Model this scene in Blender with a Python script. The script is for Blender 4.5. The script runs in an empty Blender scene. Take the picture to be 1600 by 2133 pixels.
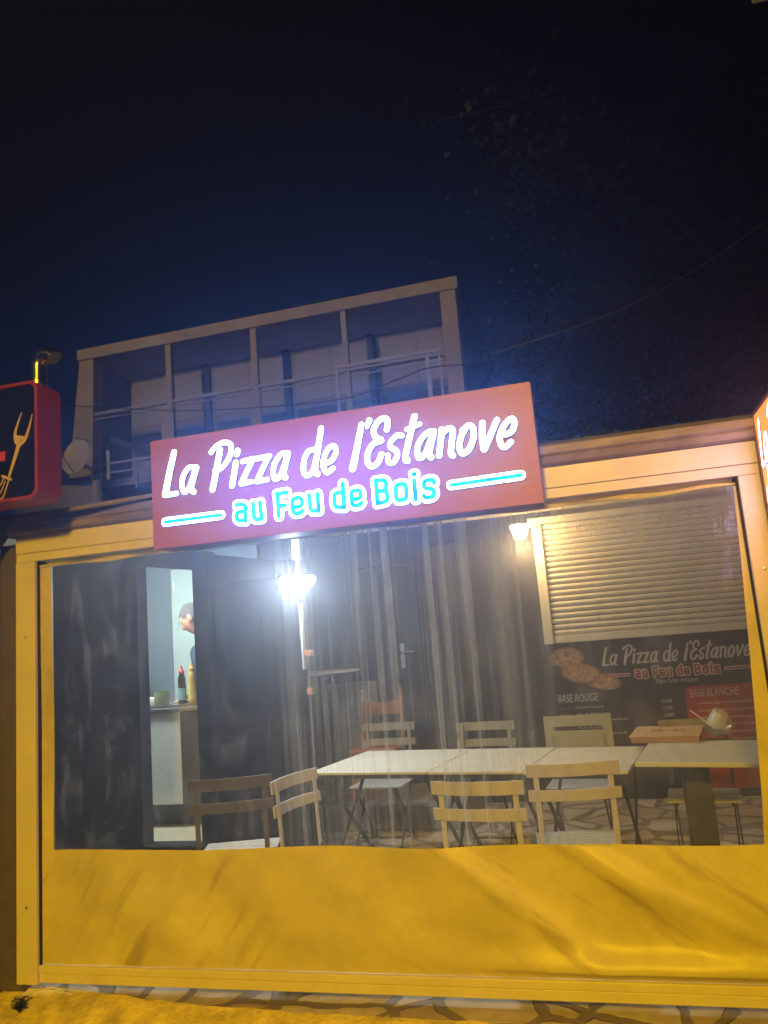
import bpy, bmesh, math, random
from mathutils import Vector, Matrix, noise
random.seed(7)
PI = math.pi
scene = bpy.context.scene
COL = scene.collection

# ------------------------------------------------------------------ camera
FPX, YAW, PIT, ROL = 1632.0, .2545, .1653, -.0803
CAM = Vector((2.9623, -3.5165, 1.4845))
def cam_axes():
    cy, sy, cp, sp, cr, sr = math.cos(YAW), math.sin(YAW), math.cos(PIT), math.sin(PIT), math.cos(ROL), math.sin(ROL)
    f = Vector((-sy*cp, cy*cp, sp)); r0 = Vector((cy, sy, 0)); u0 = r0.cross(f)
    return cr*r0+sr*u0, -sr*r0+cr*u0, f
RT, UP, FW = cam_axes()
cam_d = bpy.data.cameras.new('camera'); cam = bpy.data.objects.new('camera', cam_d); COL.objects.link(cam)
m = Matrix((RT, UP, -FW)).transposed().to_4x4(); m.translation = CAM; cam.matrix_world = m
cam_d.sensor_fit = 'VERTICAL'; cam_d.sensor_height = 36; cam_d.lens = 36*FPX/2133
cam_d.clip_start = .05; cam_d.clip_end = 500
scene.camera = cam
def at(px, py, Y):        # point of the plane y = Y seen at a photo position
    d = FW + RT*((px-800)/FPX) + UP*((1066.5-py)/FPX)
    return CAM + d*((Y-CAM.y)/d.y)
def atz(px, py, Z):
    d = FW + RT*((px-800)/FPX) + UP*((1066.5-py)/FPX)
    return CAM + d*((Z-CAM.z)/d.z)

# ------------------------------------------------------------------ world, exposure, lamps
w = bpy.data.worlds.new('World'); scene.world = w; w.use_nodes = True
nt = w.node_tree; nt.nodes.clear()
o_ = nt.nodes.new('ShaderNodeOutputWorld'); bg = nt.nodes.new('ShaderNodeBackground')
tc = nt.nodes.new('ShaderNodeTexCoord'); sx = nt.nodes.new('ShaderNodeSeparateXYZ'); cr = nt.nodes.new('ShaderNodeValToRGB')
nt.links.new(tc.outputs['Generated'], sx.inputs[0]); nt.links.new(sx.outputs['Z'], cr.inputs[0])
e = cr.color_ramp.elements                                   # town glow low in the night sky
e[0].position = .0; e[0].color = (.007, .017, .060, 1)
e[1].position = .68; e[1].color = (.0004, .0004, .0005, 1)
for p, c in ((.22, (.0042, .011, .040, 1)), (.34, (.0012, .0030, .012, 1)), (.46, (.0004, .0007, .0022, 1))):
    q = e.new(p); q.color = c
nt.links.new(cr.outputs[0], bg.inputs['Color']); bg.inputs['Strength'].default_value = 1
nt.links.new(bg.outputs[0], o_.inputs['Surface'])
scene.view_settings.view_transform = 'Standard'; scene.view_settings.look = 'None'
scene.view_settings.exposure = 0; scene.view_settings.gamma = 1
scene.cycles.max_bounces = 8; scene.cycles.transparent_max_bounces = 12
scene.cycles.sample_clamp_indirect = 3; scene.cycles.sample_clamp_direct = 0
scene.cycles.volume_bounces = 0; scene.cycles.use_denoising = True
scene.cycles.caustics_reflective = False; scene.cycles.caustics_refractive = False

def lamp(name, kind, loc, energy, color, **k):
    d = bpy.data.lights.new(name, kind); d.energy = energy; d.color = color
    for a, v in k.items():
        if a not in ('look', 'parent'): setattr(d, a, v)
    o = bpy.data.objects.new(name, d); o.location = loc; COL.objects.link(o)
    if 'look' in k: o.rotation_euler = (Vector(k['look'])-Vector(loc)).to_track_quat('-Z', 'Y').to_euler()
    if k.get('parent'): put(o, k['parent'])
    return o
def put(o, parent):
    o.parent = parent; o.matrix_parent_inverse = Matrix.Translation(-parent.location)
# sodium street light across the street, out of the frame
lamp('street_light', 'SPOT', (2.7, -8.9, 4.9), 4300, (1, .57, .006), shadow_soft_size=.30, spot_size=math.radians(60), spot_blend=1.0, look=(1.9, -.3, -.1))
# farther, whiter street light that grazes the apartment block
lamp('far_street_light', 'SPOT', (-6.0, -16, 9.0), 14500, (1, .72, .32), shadow_soft_size=.3, spot_size=math.radians(34), spot_blend=.8, look=(-2, 10, 8.2))

# ------------------------------------------------------------------ materials
MATS = {}
def mat(name, col, rough=.6, metal=0, var=.0, scale=8, bump=0, bscale=60, emit=None, es=1, spec=.5, trans=0, alpha=1, stretch=None, coat=0, col2=None):
    if name in MATS: return MATS[name]
    mt = bpy.data.materials.new(name); mt.use_nodes = True; n = mt.node_tree; b = n.nodes['Principled BSDF']
    b.inputs['Base Color'].default_value = (*col, 1); b.inputs['Roughness'].default_value = rough
    b.inputs['Metallic'].default_value = metal; b.inputs['Specular IOR Level'].default_value = spec
    b.inputs['Transmission Weight'].default_value = trans; b.inputs['Alpha'].default_value = alpha
    b.inputs['Coat Weight'].default_value = coat
    if emit: b.inputs['Emission Color'].default_value = (*emit, 1); b.inputs['Emission Strength'].default_value = es
    co = n.nodes.new('ShaderNodeTexCoord'); mp = n.nodes.new('ShaderNodeMapping'); n.links.new(co.outputs['Object'], mp.inputs[0])
    if stretch: mp.inputs['Scale'].default_value = stretch
    if var or col2:
        t = n.nodes.new('ShaderNodeTexNoise'); t.inputs['Scale'].default_value = scale; t.inputs['Detail'].default_value = 6; t.inputs['Roughness'].default_value = .65
        n.links.new(mp.outputs[0], t.inputs['Vector'])
        r = n.nodes.new('ShaderNodeValToRGB'); r.color_ramp.elements[0].position = .35; r.color_ramp.elements[1].position = .68
        c2 = col2 if col2 else tuple(c*(1-var) for c in col)
        r.color_ramp.elements[0].color = (*c2, 1); r.color_ramp.elements[1].color = (*(col if col2 else tuple(min(1, c*(1+var*.35)) for c in col)), 1)
        n.links.new(t.outputs['Fac'], r.inputs[0]); n.links.new(r.outputs[0], b.inputs['Base Color'])
        rr = n.nodes.new('ShaderNodeMapRange'); rr.inputs['To Min'].default_value = min(1, rough+.12); rr.inputs['To Max'].default_value = max(.02, rough-.06)
        n.links.new(t.outputs['Fac'], rr.inputs[0]); n.links.new(rr.outputs[0], b.inputs['Roughness'])
    if bump:
        t2 = n.nodes.new('ShaderNodeTexNoise'); t2.inputs['Scale'].default_value = bscale; t2.inputs['Detail'].default_value = 5
        n.links.new(mp.outputs[0], t2.inputs['Vector'])
        bp = n.nodes.new('ShaderNodeBump'); bp.inputs['Strength'].default_value = bump; bp.inputs['Distance'].default_value = .01
        n.links.new(t2.outputs['Fac'], bp.inputs['Height']); n.links.new(bp.outputs[0], b.inputs['Normal'])
    MATS[name] = mt; return mt
def emis(name, col, s):
    if name in MATS: return MATS[name]
    mt = bpy.data.materials.new(name); mt.use_nodes = True; n = mt.node_tree; n.nodes.clear()
    o = n.nodes.new('ShaderNodeOutputMaterial'); e = n.nodes.new('ShaderNodeEmission'); e.inputs[0].default_value = (*col, 1); e.inputs[1].default_value = s
    n.links.new(e.outputs[0], o.inputs[0]); MATS[name] = mt; return mt

ALU = mat('frame_white', (.78, .72, .66), .38, var=.10, scale=5, spec=.4)
GUT = mat('gutter_grey', (.30, .25, .22), .5, var=.35, scale=6, bump=.1, stretch=(1, 1, 3))
DARKG = mat('dark_grey_paint', (.035, .037, .042), .45, var=.2)
PVC = mat('pvc_cream', (.72, .63, .22), .27, var=.30, scale=3.2, bump=.05, bscale=9, spec=.5)
WALLD = mat('dark_wall', (.028, .030, .038), .55, var=.35, scale=3, bump=.25, bscale=80)
CEIL = mat('ceiling_cream', (.82, .74, .44), .6, var=.08)
SHUT = mat('shutter_cream', (.80, .74, .58), .45, var=.08, scale=4)
CONC = mat('concrete', (.30, .29, .27), .8, var=.3, scale=5, bump=.3)
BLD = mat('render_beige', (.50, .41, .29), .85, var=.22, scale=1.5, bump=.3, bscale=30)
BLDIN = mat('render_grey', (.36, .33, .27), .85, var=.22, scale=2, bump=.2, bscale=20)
BLDDK = mat('shutter_dark', (.045, .05, .06), .6, var=.3)
RAILW = mat('rail_white', (.42, .42, .42), .5, var=.1)
STEEL = mat('steel', (.55, .55, .55), .28, 1, var=.1)
CHROME = mat('brass_chrome', (.75, .66, .45), .16, 1)
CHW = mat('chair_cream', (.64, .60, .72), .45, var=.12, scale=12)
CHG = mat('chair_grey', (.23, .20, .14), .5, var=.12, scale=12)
CHB = mat('chair_taupe', (.085, .068, .05), .5, var=.15, scale=12)
SEATW = mat('seat_white', (.58, .58, .56), .45, var=.1, scale=10)
IRON = mat('dark_iron', (.045, .04, .035), .45, .3)
TABW = mat('table_top', (.74, .70, .60), .35, var=.12, scale=5, bump=.03)
WOOD = mat('orange_wood', (.42, .15, .05), .35, var=.35, scale=9, stretch=(1, 1, .2))
KRAFT = mat('kraft', (.55, .36, .20), .75, var=.12, scale=20)
KRED = mat('kraft_dark', (.36, .20, .10), .75)
BLACK = mat('black_plastic', (.012, .012, .014), .3)

# ------------------------------------------------------------------ mesh helpers
class MB:
    def __init__(s): s.bm = bmesh.new()
    def poly(s, pts, flip=False):
        v = [s.bm.verts.new(p) for p in pts]
        if flip: v.reverse()
        return s.bm.faces.new(v)
    def hexa(s, a, b):        # two quads a (4 pts) and b (4 pts) joined
        va = [s.bm.verts.new(p) for p in a]; vb = [s.bm.verts.new(p) for p in b]; n = len(va)
        s.bm.faces.new(va[::-1]); s.bm.faces.new(vb)
        for i in range(n): s.bm.faces.new((va[i], va[(i+1) % n], vb[(i+1) % n], vb[i]))
        return s
    def box(s, x0, x1, y0, y1, z0, z1, M=None):
        a = [Vector(p) for p in ((x0, y0, z0), (x1, y0, z0), (x1, y1, z0), (x0, y1, z0))]
        b = [Vector(p) for p in ((x0, y0, z1), (x1, y0, z1), (x1, y1, z1), (x0, y1, z1))]
        if M: a = [M @ p for p in a]; b = [M @ p for p in b]
        return s.hexa(a, b)
    def prism(s, pts, off):
        off = Vector(off); a = [Vector(p) for p in pts]; return s.hexa(a, [p+off for p in a])
    def tube(s, pts, r, n=10, cap=True, rs=None):
        P = [Vector(p) for p in pts]; rings = []
        up = Vector((0, 0, 1)); last = None
        for i, p in enumerate(P):
            t = (P[min(i+1, len(P)-1)]-P[max(i-1, 0)]).normalized()
            if last is None:
                ref = up if abs(t.dot(up)) < .95 else Vector((1, 0, 0)); u = t.cross(ref).normalized()
            else: u = (last-t*last.dot(t)).normalized()
            last = u; v = t.cross(u); rr = rs[i] if rs else r
            rings.append([s.bm.verts.new(p+(u*math.cos(2*PI*k/n)+v*math.sin(2*PI*k/n))*rr) for k in range(n)])
        for a, b in zip(rings, rings[1:]):
            for k in range(n): s.bm.faces.new((a[k], a[(k+1) % n], b[(k+1) % n], b[k]))
        if cap: s.bm.faces.new(rings[0][::-1]); s.bm.faces.new(rings[-1])
        return s
    def lathe(s, prof, c=(0, 0, 0), n=24, M=None):
        c = Vector(c); rings = []
        for r, z in prof:
            pr = []
            for k in range(n):
                p = Vector((max(r, 1e-4)*math.cos(2*PI*k/n), max(r, 1e-4)*math.sin(2*PI*k/n), z))
                if M: p = M @ p
                pr.append(s.bm.verts.new(p+c))
            rings.append(pr)
        for a, b in zip(rings, rings[1:]):
            for k in range(n): s.bm.faces.new((a[k], a[(k+1) % n], b[(k+1) % n], b[k]))
        s.bm.faces.new(rings[0][::-1]); s.bm.faces.new(rings[-1]); return s
    def bar(s, a, b, w, t, nrm=(0, 1, 0)):      # flat bar from a to b, width w across, thickness t along nrm
        a = Vector(a); b = Vector(b); d = (b-a).normalized(); nn = Vector(nrm); nn = (nn-d*nn.dot(d)).normalized(); u = d.cross(nn)
        q = lambda p: [p+u*w/2+nn*t/2, p-u*w/2+nn*t/2, p-u*w/2-nn*t/2, p+u*w/2-nn*t/2]
        return s.hexa(q(a), q(b))
    def build(s, name, m, parent=None, bevel=0, smooth=False, recalc=True):
        if recalc: bmesh.ops.recalc_face_normals(s.bm, faces=s.bm.faces)
        me = bpy.data.meshes.new(name); s.bm.to_mesh(me); s.bm.free()
        if m:
            for q in (m if isinstance(m, tuple) else (m,)): me.materials.append(q)
        o = bpy.data.objects.new(name, me); COL.objects.link(o)
        if smooth:
            for p in me.polygons: p.use_smooth = True
            try: me.set_sharp_from_angle(angle=math.radians(40))
            except Exception: pass
        if bevel:
            bv = o.modifiers.new('bevel', 'BEVEL'); bv.width = bevel; bv.segments = 2; bv.limit_method = 'ANGLE'; bv.angle_limit = math.radians(50)
        if parent: put(o, parent)
        return o
def thing(name, label, cat, loc=(0, 0, 0), group=None):
    o = bpy.data.objects.new(name, None); COL.objects.link(o); o.location = loc; o.empty_display_size = .1
    o['label'] = label; o['category'] = cat
    if group: o['group'] = group
    return o
def tag(o, label, cat, group=None):
    o['label'] = label; o['category'] = cat
    if group: o['group'] = group
    return o
def struct(o, kind='structure'): o['kind'] = kind; return o
def lab(o, s): o['label'] = s; return o
def copy_tree(o, parent=None, pre=None):
    c = o.copy(); COL.objects.link(c)
    if parent: c.parent = parent
    for ch in list(o.children): copy_tree(ch, c)
    return c

# ------------------------------------------------------------------ lettering: strokes traced as centre lines
def catmull(P, n=6):
    if len(P) < 3: return P
    Q = [P[0]]+P+[P[-1]]; out = []
    for i in range(1, len(Q)-2):
        p0, p1, p2, p3 = Q[i-1:i+3]
        for k in range(n):
            t = k/n
            out.append(tuple(.5*((2*p1[j])+(-p0[j]+p2[j])*t+(2*p0[j]-5*p1[j]+4*p2[j]-p3[j])*t*t+(-p0[j]+3*p1[j]-3*p2[j]+p3[j])*t**3) for j in (0, 1)))
    out.append(P[-1]); return out
def chaikin(P, it=2):
    for _ in range(it):
        if len(P) < 3: return P
        Q = [P[0]]
        for a, b in zip(P, P[1:]):
            Q += [(a[0]*.8+b[0]*.2, a[1]*.8+b[1]*.2), (a[0]*.2+b[0]*.8, a[1]*.2+b[1]*.8)]
        Q.append(P[-1]); P = Q
    return P
def ribbon(P, w, taper=None, square=False):      # outline polygon pairs (L, R) of a stroke of width w
    n = len(P); L = []; Rr = []
    ln = [0]
    for a, b in zip(P, P[1:]): ln.append(ln[-1]+math.hypot(b[0]-a[0], b[1]-a[1]))
    def nrm(i):
        a = P[max(i-1, 0)]; b = P[min(i+1, n-1)]; d = math.hypot(b[0]-a[0], b[1]-a[1]) or 1
        return -(b[1]-a[1])/d, (b[0]-a[0])/d
    for i in range(n):
        nx, ny = nrm(i); h = w/2
        if taper: t = ln[i]/(ln[-1] or 1); h *= taper[0]*(1-t)+taper[1]*t
        L.append((P[i][0]+nx*h, P[i][1]+ny*h)); Rr.append((P[i][0]-nx*h, P[i][1]-ny*h))
    if square: return L, Rr
    def cap(i, sgn):
        nx, ny = nrm(i); h = math.hypot(L[i][0]-P[i][0], L[i][1]-P[i][1]); dx, dy = ny*sgn, -nx*sgn; cl = []; crr = []
        for k in (1, 2, 3):
            a = k*PI/8; s_, c_ = math.sin(a), math.cos(a)
            cl.append((P[i][0]+nx*h*c_+dx*h*s_, P[i][1]+ny*h*c_+dy*h*s_)); crr.append((P[i][0]-nx*h*c_+dx*h*s_, P[i][1]-ny*h*c_+dy*h*s_))
        return cl, crr
    c0l, c0r = cap(0, -1); c1l, c1r = cap(n-1, 1)
    return c0l[::-1]+L+c1l, c0r[::-1]+Rr+c1r
def strokes_mesh(mb, strokes, M3, thick, step=.00025, base=0.0):
    """strokes: (points, width, kind, taper) in sign units; M3(u, v, d): point of the face d in front of it"""
    for i, (P, wd, kind, tp) in enumerate(strokes):
        Q = catmull(P) if kind == 's' else (chaikin(P) if kind == 'b' else P)
        L, Rr = ribbon(Q, wd, tp, kind == 'q'); d0 = base; d1 = base+thick+step*i
        F = [[mb.bm.verts.new(M3(a[0], a[1], d1)) for a in S] for S in (L, Rr)]; B = [[mb.bm.verts.new(M3(a[0], a[1], d0)) for a in S] for S in (L, Rr)]
        k = len(L); side = []
        for j in range(k-1):
            mb.bm.faces.new((F[0][j], F[0][j+1], F[1][j+1], F[1][j]))
            side += [mb.bm.faces.new((B[0][j], B[1][j], B[1][j+1], B[0][j+1])), mb.bm.faces.new((F[0][j], B[0][j], B[0][j+1], F[0][j+1])), mb.bm.faces.new((F[1][j], F[1][j+1], B[1][j+1], B[1][j]))]
        side += [mb.bm.faces.new((F[0][0], F[1][0], B[1][0], B[0][0])), mb.bm.faces.new((F[0][-1], B[0][-1], B[1][-1], F[1][-1]))]
        for f in side: f.material_index = 1
A = (310, 840); B2 = (700, 800)
SCRIPT = [  # letter, origin, list of (points, width, taper)
 ('L', A, [([(224, 412), (190, 560), (150, 765)], 54, (.9, 1.05)), ([(150, 772), (245, 755)], 40, None)]),
 ('a', A, [([(410, 540), (350, 540), (305, 600), (288, 680), (308, 742), (345, 715), (378, 630), (395, 560)], 43, None), ([(410, 545), (382, 640), (366, 715), (388, 742)], 46, None)]),
 ('P', A, [([(532, 415), (575, 362), (640, 332), (692, 348), (698, 400), (670, 480), (615, 545), (562, 566)], 42, None), ([(606, 396), (578, 550), (544, 722)], 50, None)]),
 ('i', A, [([(737, 500), (722, 600), (705, 692)], 48, None), ([(752, 402), (744, 430)], 50, None)]),
 ('z', A, [([(795, 490), (885, 467)], 42, None), ([(880, 470), (782, 672)], 44, None), ([(782, 676), (866, 660)], 40, None)]),
 ('z', A, [([(912, 468), (1018, 446)], 42, None), ([(1008, 450), (912, 655)], 44, None), ([(912, 658), (1000, 640)], 40, None)]),
 ('a', A, [([(1175, 425), (1120, 428), (1070, 490), (1048, 570), (1064, 635), (1104, 612), (1140, 530), (1160, 445)], 43, None), ([(1173, 428), (1146, 530), (1132, 606), (1152, 624)], 46, None)]),
 ('d', A, [([(1400, 392), (1340, 410), (1302, 495), (1306, 585), (1340, 606), (1382, 560), (1408, 450)], 42, None), ([(1446, 218), (1415, 430), (1396, 560), (1418, 596)], 46, None)]),
 ('e', A, [([(1478, 508), (1538, 480), (1570, 410), (1550, 362), (1502, 392), (1466, 480), (1472, 555), (1500, 582), (1545, 548)], 41, None)]),
 ('l', B2, [([(222, 345), (188, 520), (148, 712)], 52, (.85, 1.05))]),
 ("'", B2, [([(286, 312), (268, 368)], 44, (1.1, .6))]),
 ('E', B2, [([(432, 388), (440, 320), (412, 292), (362, 318), (322, 390), (340, 450), (388, 478), (322, 505), (276, 580), (272, 655), (308, 694), (358, 660), (388, 592)], 44, None)]),
 ('s', B2, [([(558, 438), (515, 438), (465, 490), (462, 532), (508, 562), (518, 610), (488, 660), (446, 655), (440, 600)], 40, None)]),
 ('t', B2, [([(662, 278), (622, 450), (586, 620), (606, 645)], 46, None), ([(598, 386), (705, 342)], 36, None)]),
 ('a', B2, [([(825, 405), (772, 412), (715, 470), (685, 550), (698, 622), (742, 600), (785, 510), (805, 430)], 42, None), ([(822, 410), (796, 520), (784, 596), (802, 618)], 45, None)]),
 ('n', B2, [([(888, 388), (878, 500), (866, 604)], 45, None), ([(892, 420), (945, 378), (980, 400), (970, 500), (964, 585), (982, 604)], 43, None)]),
 ('o', B2, [([(1075, 398), (1048, 450), (1036, 530), (1058, 584), (1108, 560), (1148, 470), (1150, 385), (1112, 354), (1062, 395)], 43, None)]),
 ('v', B2, [([(1226, 334), (1226, 450), (1240, 548)], 50, (.9, 1)), ([(1242, 550), (1295, 430), (1345, 308)], 46, (1, .9))]),
 ('e', B2, [([(1412, 430), (1470, 402), (1490, 335), (1468, 298), (1412, 345), (1370, 440), (1382, 518), (1418, 530), (1462, 490)], 42, None)]),
]
BLOCK = [
 ('a', A, [[(745, 852), (800, 845), (818, 862), (818, 985)], [(812, 905), (762, 910), (745, 925), (748, 968), (768, 984), (815, 975)]]),
 ('u', A, [[(880, 840), (888, 955), (905, 972), (950, 966)], [(938, 828), (952, 968)]]),
 ('F', A, [[(1088, 762), (1086, 800), (1095, 945)], [(1076, 760), (1160, 747)], [(1090, 862), (1148, 855)]]),
 ('e', A, [[(1215, 872), (1288, 862), (1286, 805), (1268, 790), (1222, 797), (1207, 815), (1213, 905), (1230, 923), (1275, 918), (1290, 898)]]),
 ('u', A, [[(1347, 772), (1358, 885), (1376, 903), (1422, 895)], [(1415, 760), (1427, 903)]]),
 ('d', B2, [[(65, 835), (78, 1035)], [(70, 908), (12, 912), (-6, 930), (0, 1015), (18, 1032), (72, 1028)]]),
 ('e', B2, [[(140, 968), (216, 955), (213, 905), (195, 888), (152, 895), (136, 913), (143, 1002), (160, 1018), (205, 1012), (222, 992)]]),
 ('B', B2, [[(340, 808), (355, 1002)], [(335, 812), (405, 803), (426, 822), (424, 872), (405, 892), (352, 900)], [(400, 892), (432, 908), (438, 965), (420, 986), (352, 998)]]),
 ('o', B2, [[(540, 840), (575, 836), (590, 852), (596, 948), (578, 966), (528, 973), (511, 958), (504, 865), (518, 846), (545, 840)]]),
 ('i', B2, [[(658, 808), (672, 968)], [(652, 757), (664, 755)]]),
 ('s', B2, [[(824, 828), (818, 806), (800, 802), (755, 810), (738, 828), (742, 860), (760, 876), (808, 878), (824, 898), (822, 930), (805, 946), (755, 953), (738, 936)]]),
]
LINES = [(A, [(150, 993), (612, 934)]), (B2, [(965, 846), (1540, 764)])]
SY = -.315                                    # front plane of the big sign
ORG = at(313, 920, SY); SW = (at(1104, 795, SY)-ORG).x; SH = .535*1.0
def loc2(o, p): q = at(o[0]+p[0]/4, o[1]+p[1]/4, SY); return (q.x-ORG.x, q.z-ORG.z)
def unit(px): return px/4*.00222
WORDS = {'au': (0, 2), 'Feu': (2, 5), 'de': (5, 7), 'Bois': (7, 11)}
def get_strokes(kind, wscale=1, word=None):
    S = []
    if kind == 'script':
        for ch, o, L in SCRIPT:
            for P, wd, tp in L: S.append(([loc2(o, p) for p in P], unit(wd)*wscale, 's' if len(P) > 2 else 'l', tp))
    elif kind == 'block':
        for ch, o, L in (BLOCK[WORDS[word][0]:WORDS[word][1]] if word else BLOCK):
            for P in L: S.append(([loc2(o, p) for p in P], unit(37)*wscale, 'b', None))
    elif kind == 'outline':
        for ch, o, L in (BLOCK[WORDS[word][0]:WORDS[word][1]] if word else BLOCK):
            for P in L: S.append(([loc2(o, p) for p in P], unit(37)*wscale+unit(46), 'b', None))
    elif kind == 'line_out': S = [([loc2(*[o, p]) for p in P], unit(73), 'l', None) for o, P in LINES]
    elif kind == 'line_in': S = [([loc2(*[o, p]) for p in P], unit(31), 'l', None) for o, P in LINES]
    return S

# ================================================================== SETTING
# ground: street and terrace paving
g = MB(); g.box(-60, 60, -60, -.62, -.7, -.55); g.box(-60, 60, 5, 90, -.7, -.3)
struct(g.build('street', mat('asphalt', (.05, .05, .05), .85, var=.3, scale=4, bump=.4, bscale=200)))

def paving_mat():
    mt = bpy.data.materials.new('crazy_paving'); mt.use_nodes = True; n = mt.node_tree; b = n.nodes['Principled BSDF']
    co = n.nodes.new('ShaderNodeTexCoord'); no = n.nodes.new('ShaderNodeTexNoise'); no.inputs['Scale'].default_value = 3.5; no.inputs['Detail'].default_value = 3
    n.links.new(co.outputs['Object'], no.inputs['Vector'])
    mx = n.nodes.new('ShaderNodeVectorMath'); mx.operation = 'SCALE'; mx.inputs[3].default_value = .16; n.links.new(no.outputs['Color'], mx.inputs[0])
    ad = n.nodes.new('ShaderNodeVectorMath'); ad.operation = 'ADD'; n.links.new(co.outputs['Object'], ad.inputs[0]); n.links.new(mx.outputs[0], ad.inputs[1])
    fl = n.nodes.new('ShaderNodeVectorMath'); fl.operation = 'MULTIPLY'; fl.inputs[1].default_value = (1, 1, 0); n.links.new(ad.outputs[0], fl.inputs[0])
    v = n.nodes.new('ShaderNodeTexVoronoi'); v.feature = 'DISTANCE_TO_EDGE'; v.inputs['Scale'].default_value = 3.2; n.links.new(fl.outputs[0], v.inputs['Vector'])
    v2 = n.nodes.new('ShaderNodeTexVoronoi'); v2.inputs['Scale'].default_value = 3.2; n.links.new(fl.outputs[0], v2.inputs['Vector'])
    r = n.nodes.new('ShaderNodeValToRGB'); r.color_ramp.elements[0].position = .055; r.color_ramp.elements[1].position = .075; n.links.new(v.outputs['Distance'], r.inputs[0])
    hs = n.nodes.new('ShaderNodeSeparateColor'); n.links.new(v2.outputs['Color'], hs.inputs[0])
    r2 = n.nodes.new('ShaderNodeValToRGB'); r2.color_ramp.elements[0].color = (.60, .49, .35, 1); r2.color_ramp.elements[1].color = (.85, .76, .62, 1); n.links.new(hs.outputs[0], r2.inputs[0])
    n3 = n.nodes.new('ShaderNodeTexNoise'); n3.inputs['Scale'].default_value = 14; n3.inputs['Detail'].default_value = 8; n.links.new(co.outputs['Object'], n3.inputs['Vector'])
    m3 = n.nodes.new('ShaderNodeMix'); m3.data_type = 'RGBA'; m3.blend_type = 'MULTIPLY'; m3.inputs[0].default_value = .55
    n.links.new(r2.outputs[0], m3.inputs[6]); n.links.new(n3.outputs['Fac'], m3.inputs[7])
    m4 = n.nodes.new('ShaderNodeMix'); m4.data_type = 'RGBA'; m4.inputs[6].default_value = (.25, .21, .165, 1)
    n.links.new(r.outputs[0], m4.inputs[0]); n.links.new(m3.outputs[2], m4.inputs[7]); n.links.new(m4.outputs[2], b.inputs['Base Color'])
    bp = n.nodes.new('ShaderNodeBump'); bp.inputs['Strength'].default_value = .7; bp.inputs['Distance'].default_value = .015
    n.links.new(r.outputs[0], bp.inputs['Height']); n.links.new(bp.outputs[0], b.inputs['Normal'])
    b.inputs['Roughness'].default_value = .6
    return mt
pv = MB(); pv.prism([(-1.6, .15, -.05), (-.35, .10, -.05), (1.0, -.075, -.05), (1.7, -.12, -.05), (6.5, -.20, -.05), (6.5, 4.15, -.05), (-1.6, 4.15, -.05)], (0, 0, -.15))
struct(pv.build('terrace_paving', paving_mat()))
# rough rendered bank in front of the terrace edge
bk = MB(); nx, ny = 260, 26
mortar = mat('rough_mortar', (.86, .72, .14), .9, var=.40, scale=9, bump=1.4, bscale=55)
edge = [(-1.6, .15), (-.18, .10), (1.0, -.072), (1.7, -.108), (6.5, -.19)]
def edge_y(x):
    for (a, b), (c, d) in zip(edge, edge[1:]):
        if a <= x <= c: return b+(d-b)*(x-a)/(c-a)
    return edge[-1][1]
grid = []
for i in range(nx+1):
    x = -1.6+8.1*i/nx; row = []
    for j in range(ny+1):
        t = j/ny; y = edge_y(x)+.004*noise.noise((x*12, 0, 3)) - t*.62; z = -.046-.50*t**1.35
        nn = noise.noise((x*9, y*9, 1))*.012+noise.noise((x*30, y*30, 5))*.007 if t > .02 else noise.noise((x*9, 0, 1))*.008
        row.append(bk.bm.verts.new((x, y, z+nn)))
    grid.append(row)
for i in range(nx):
    for j in range(ny): bk.bm.faces.new((grid[i][j], grid[i+1][j], grid[i+1][j+1], grid[i][j+1]))
struct(bk.build('mortar_bank', mortar, smooth=True, recalc=True))

# weed growing out of the bank
wd = thing('weed', 'small dark green weed growing from the rough kerb mortar', 'plant', tuple(atz(45, 2110, -.12)))
c = wd.location; st = MB(); lf = MB(); random.seed(3)
for k in range(18):
    a = random.uniform(0, 2*PI); h = random.uniform(.03, .095); r = random.uniform(.01, .05)
    tip = c+Vector((math.cos(a)*r, math.sin(a)*r*.6-.02, h)); st.tube([c+Vector((0, 0, -.02)), (c+tip)/2+Vector((0, 0, .012)), tip], .0012, 5)
    for q in range(6):
        b0 = c.lerp(tip, .35+.65*q/6); b = random.uniform(0, 2*PI); L = random.uniform(.012, .026)
        d = Vector((math.cos(b), math.sin(b), random.uniform(-.2, .5))).normalized(); s_ = d.cross(Vector((0, 0, 1))).normalized()*L*.4
        lf.poly([b0, b0+d*L*.5+s_, b0+d*L, b0+d*L*.5-s_])
st.build('stem', mat('stem_green', (.05, .07, .02), .7), wd); lf.build('leaf_cluster', mat('leaf_green', (.04, .06, .02), .6), wd, recalc=False)

# ================================================================== FACADE FRAME
fr = thing('veranda_frame', 'white aluminium veranda frame under street light holding the clear curtain', 'veranda frame', (1.8, 0, 0))
X0, X1 = .04, 3.668
p = MB(); p.box(X0, X1, -.05, .06, 2.098, 2.19); p.box(X0, X1, -.046, .06, 2.052, 2.095); p.box(X0+.3, X0+.303, -.0515, -.049, 2.1, 2.188)
p.build('top_beam', ALU, fr, bevel=.003)
p = MB(); p.box(X0, .155, -.052, .06, .0, 2.050); p.build('post', ALU, fr, bevel=.004)
p = MB(); p.box(3.583, X1, -.052, .06, .0, 2.050); p.box(3.6685, 3.70, -.03, .05, 0, 2.19); p.build('post', ALU, fr, bevel=.004)
p = MB(); p.box(.1555, 3.5825, -.03, .055, .003, .045); p.box(.1555, 3.5825, -.036, .055, .0475, .082); p.build('bottom_rail', ALU, fr, bevel=.003)
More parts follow.
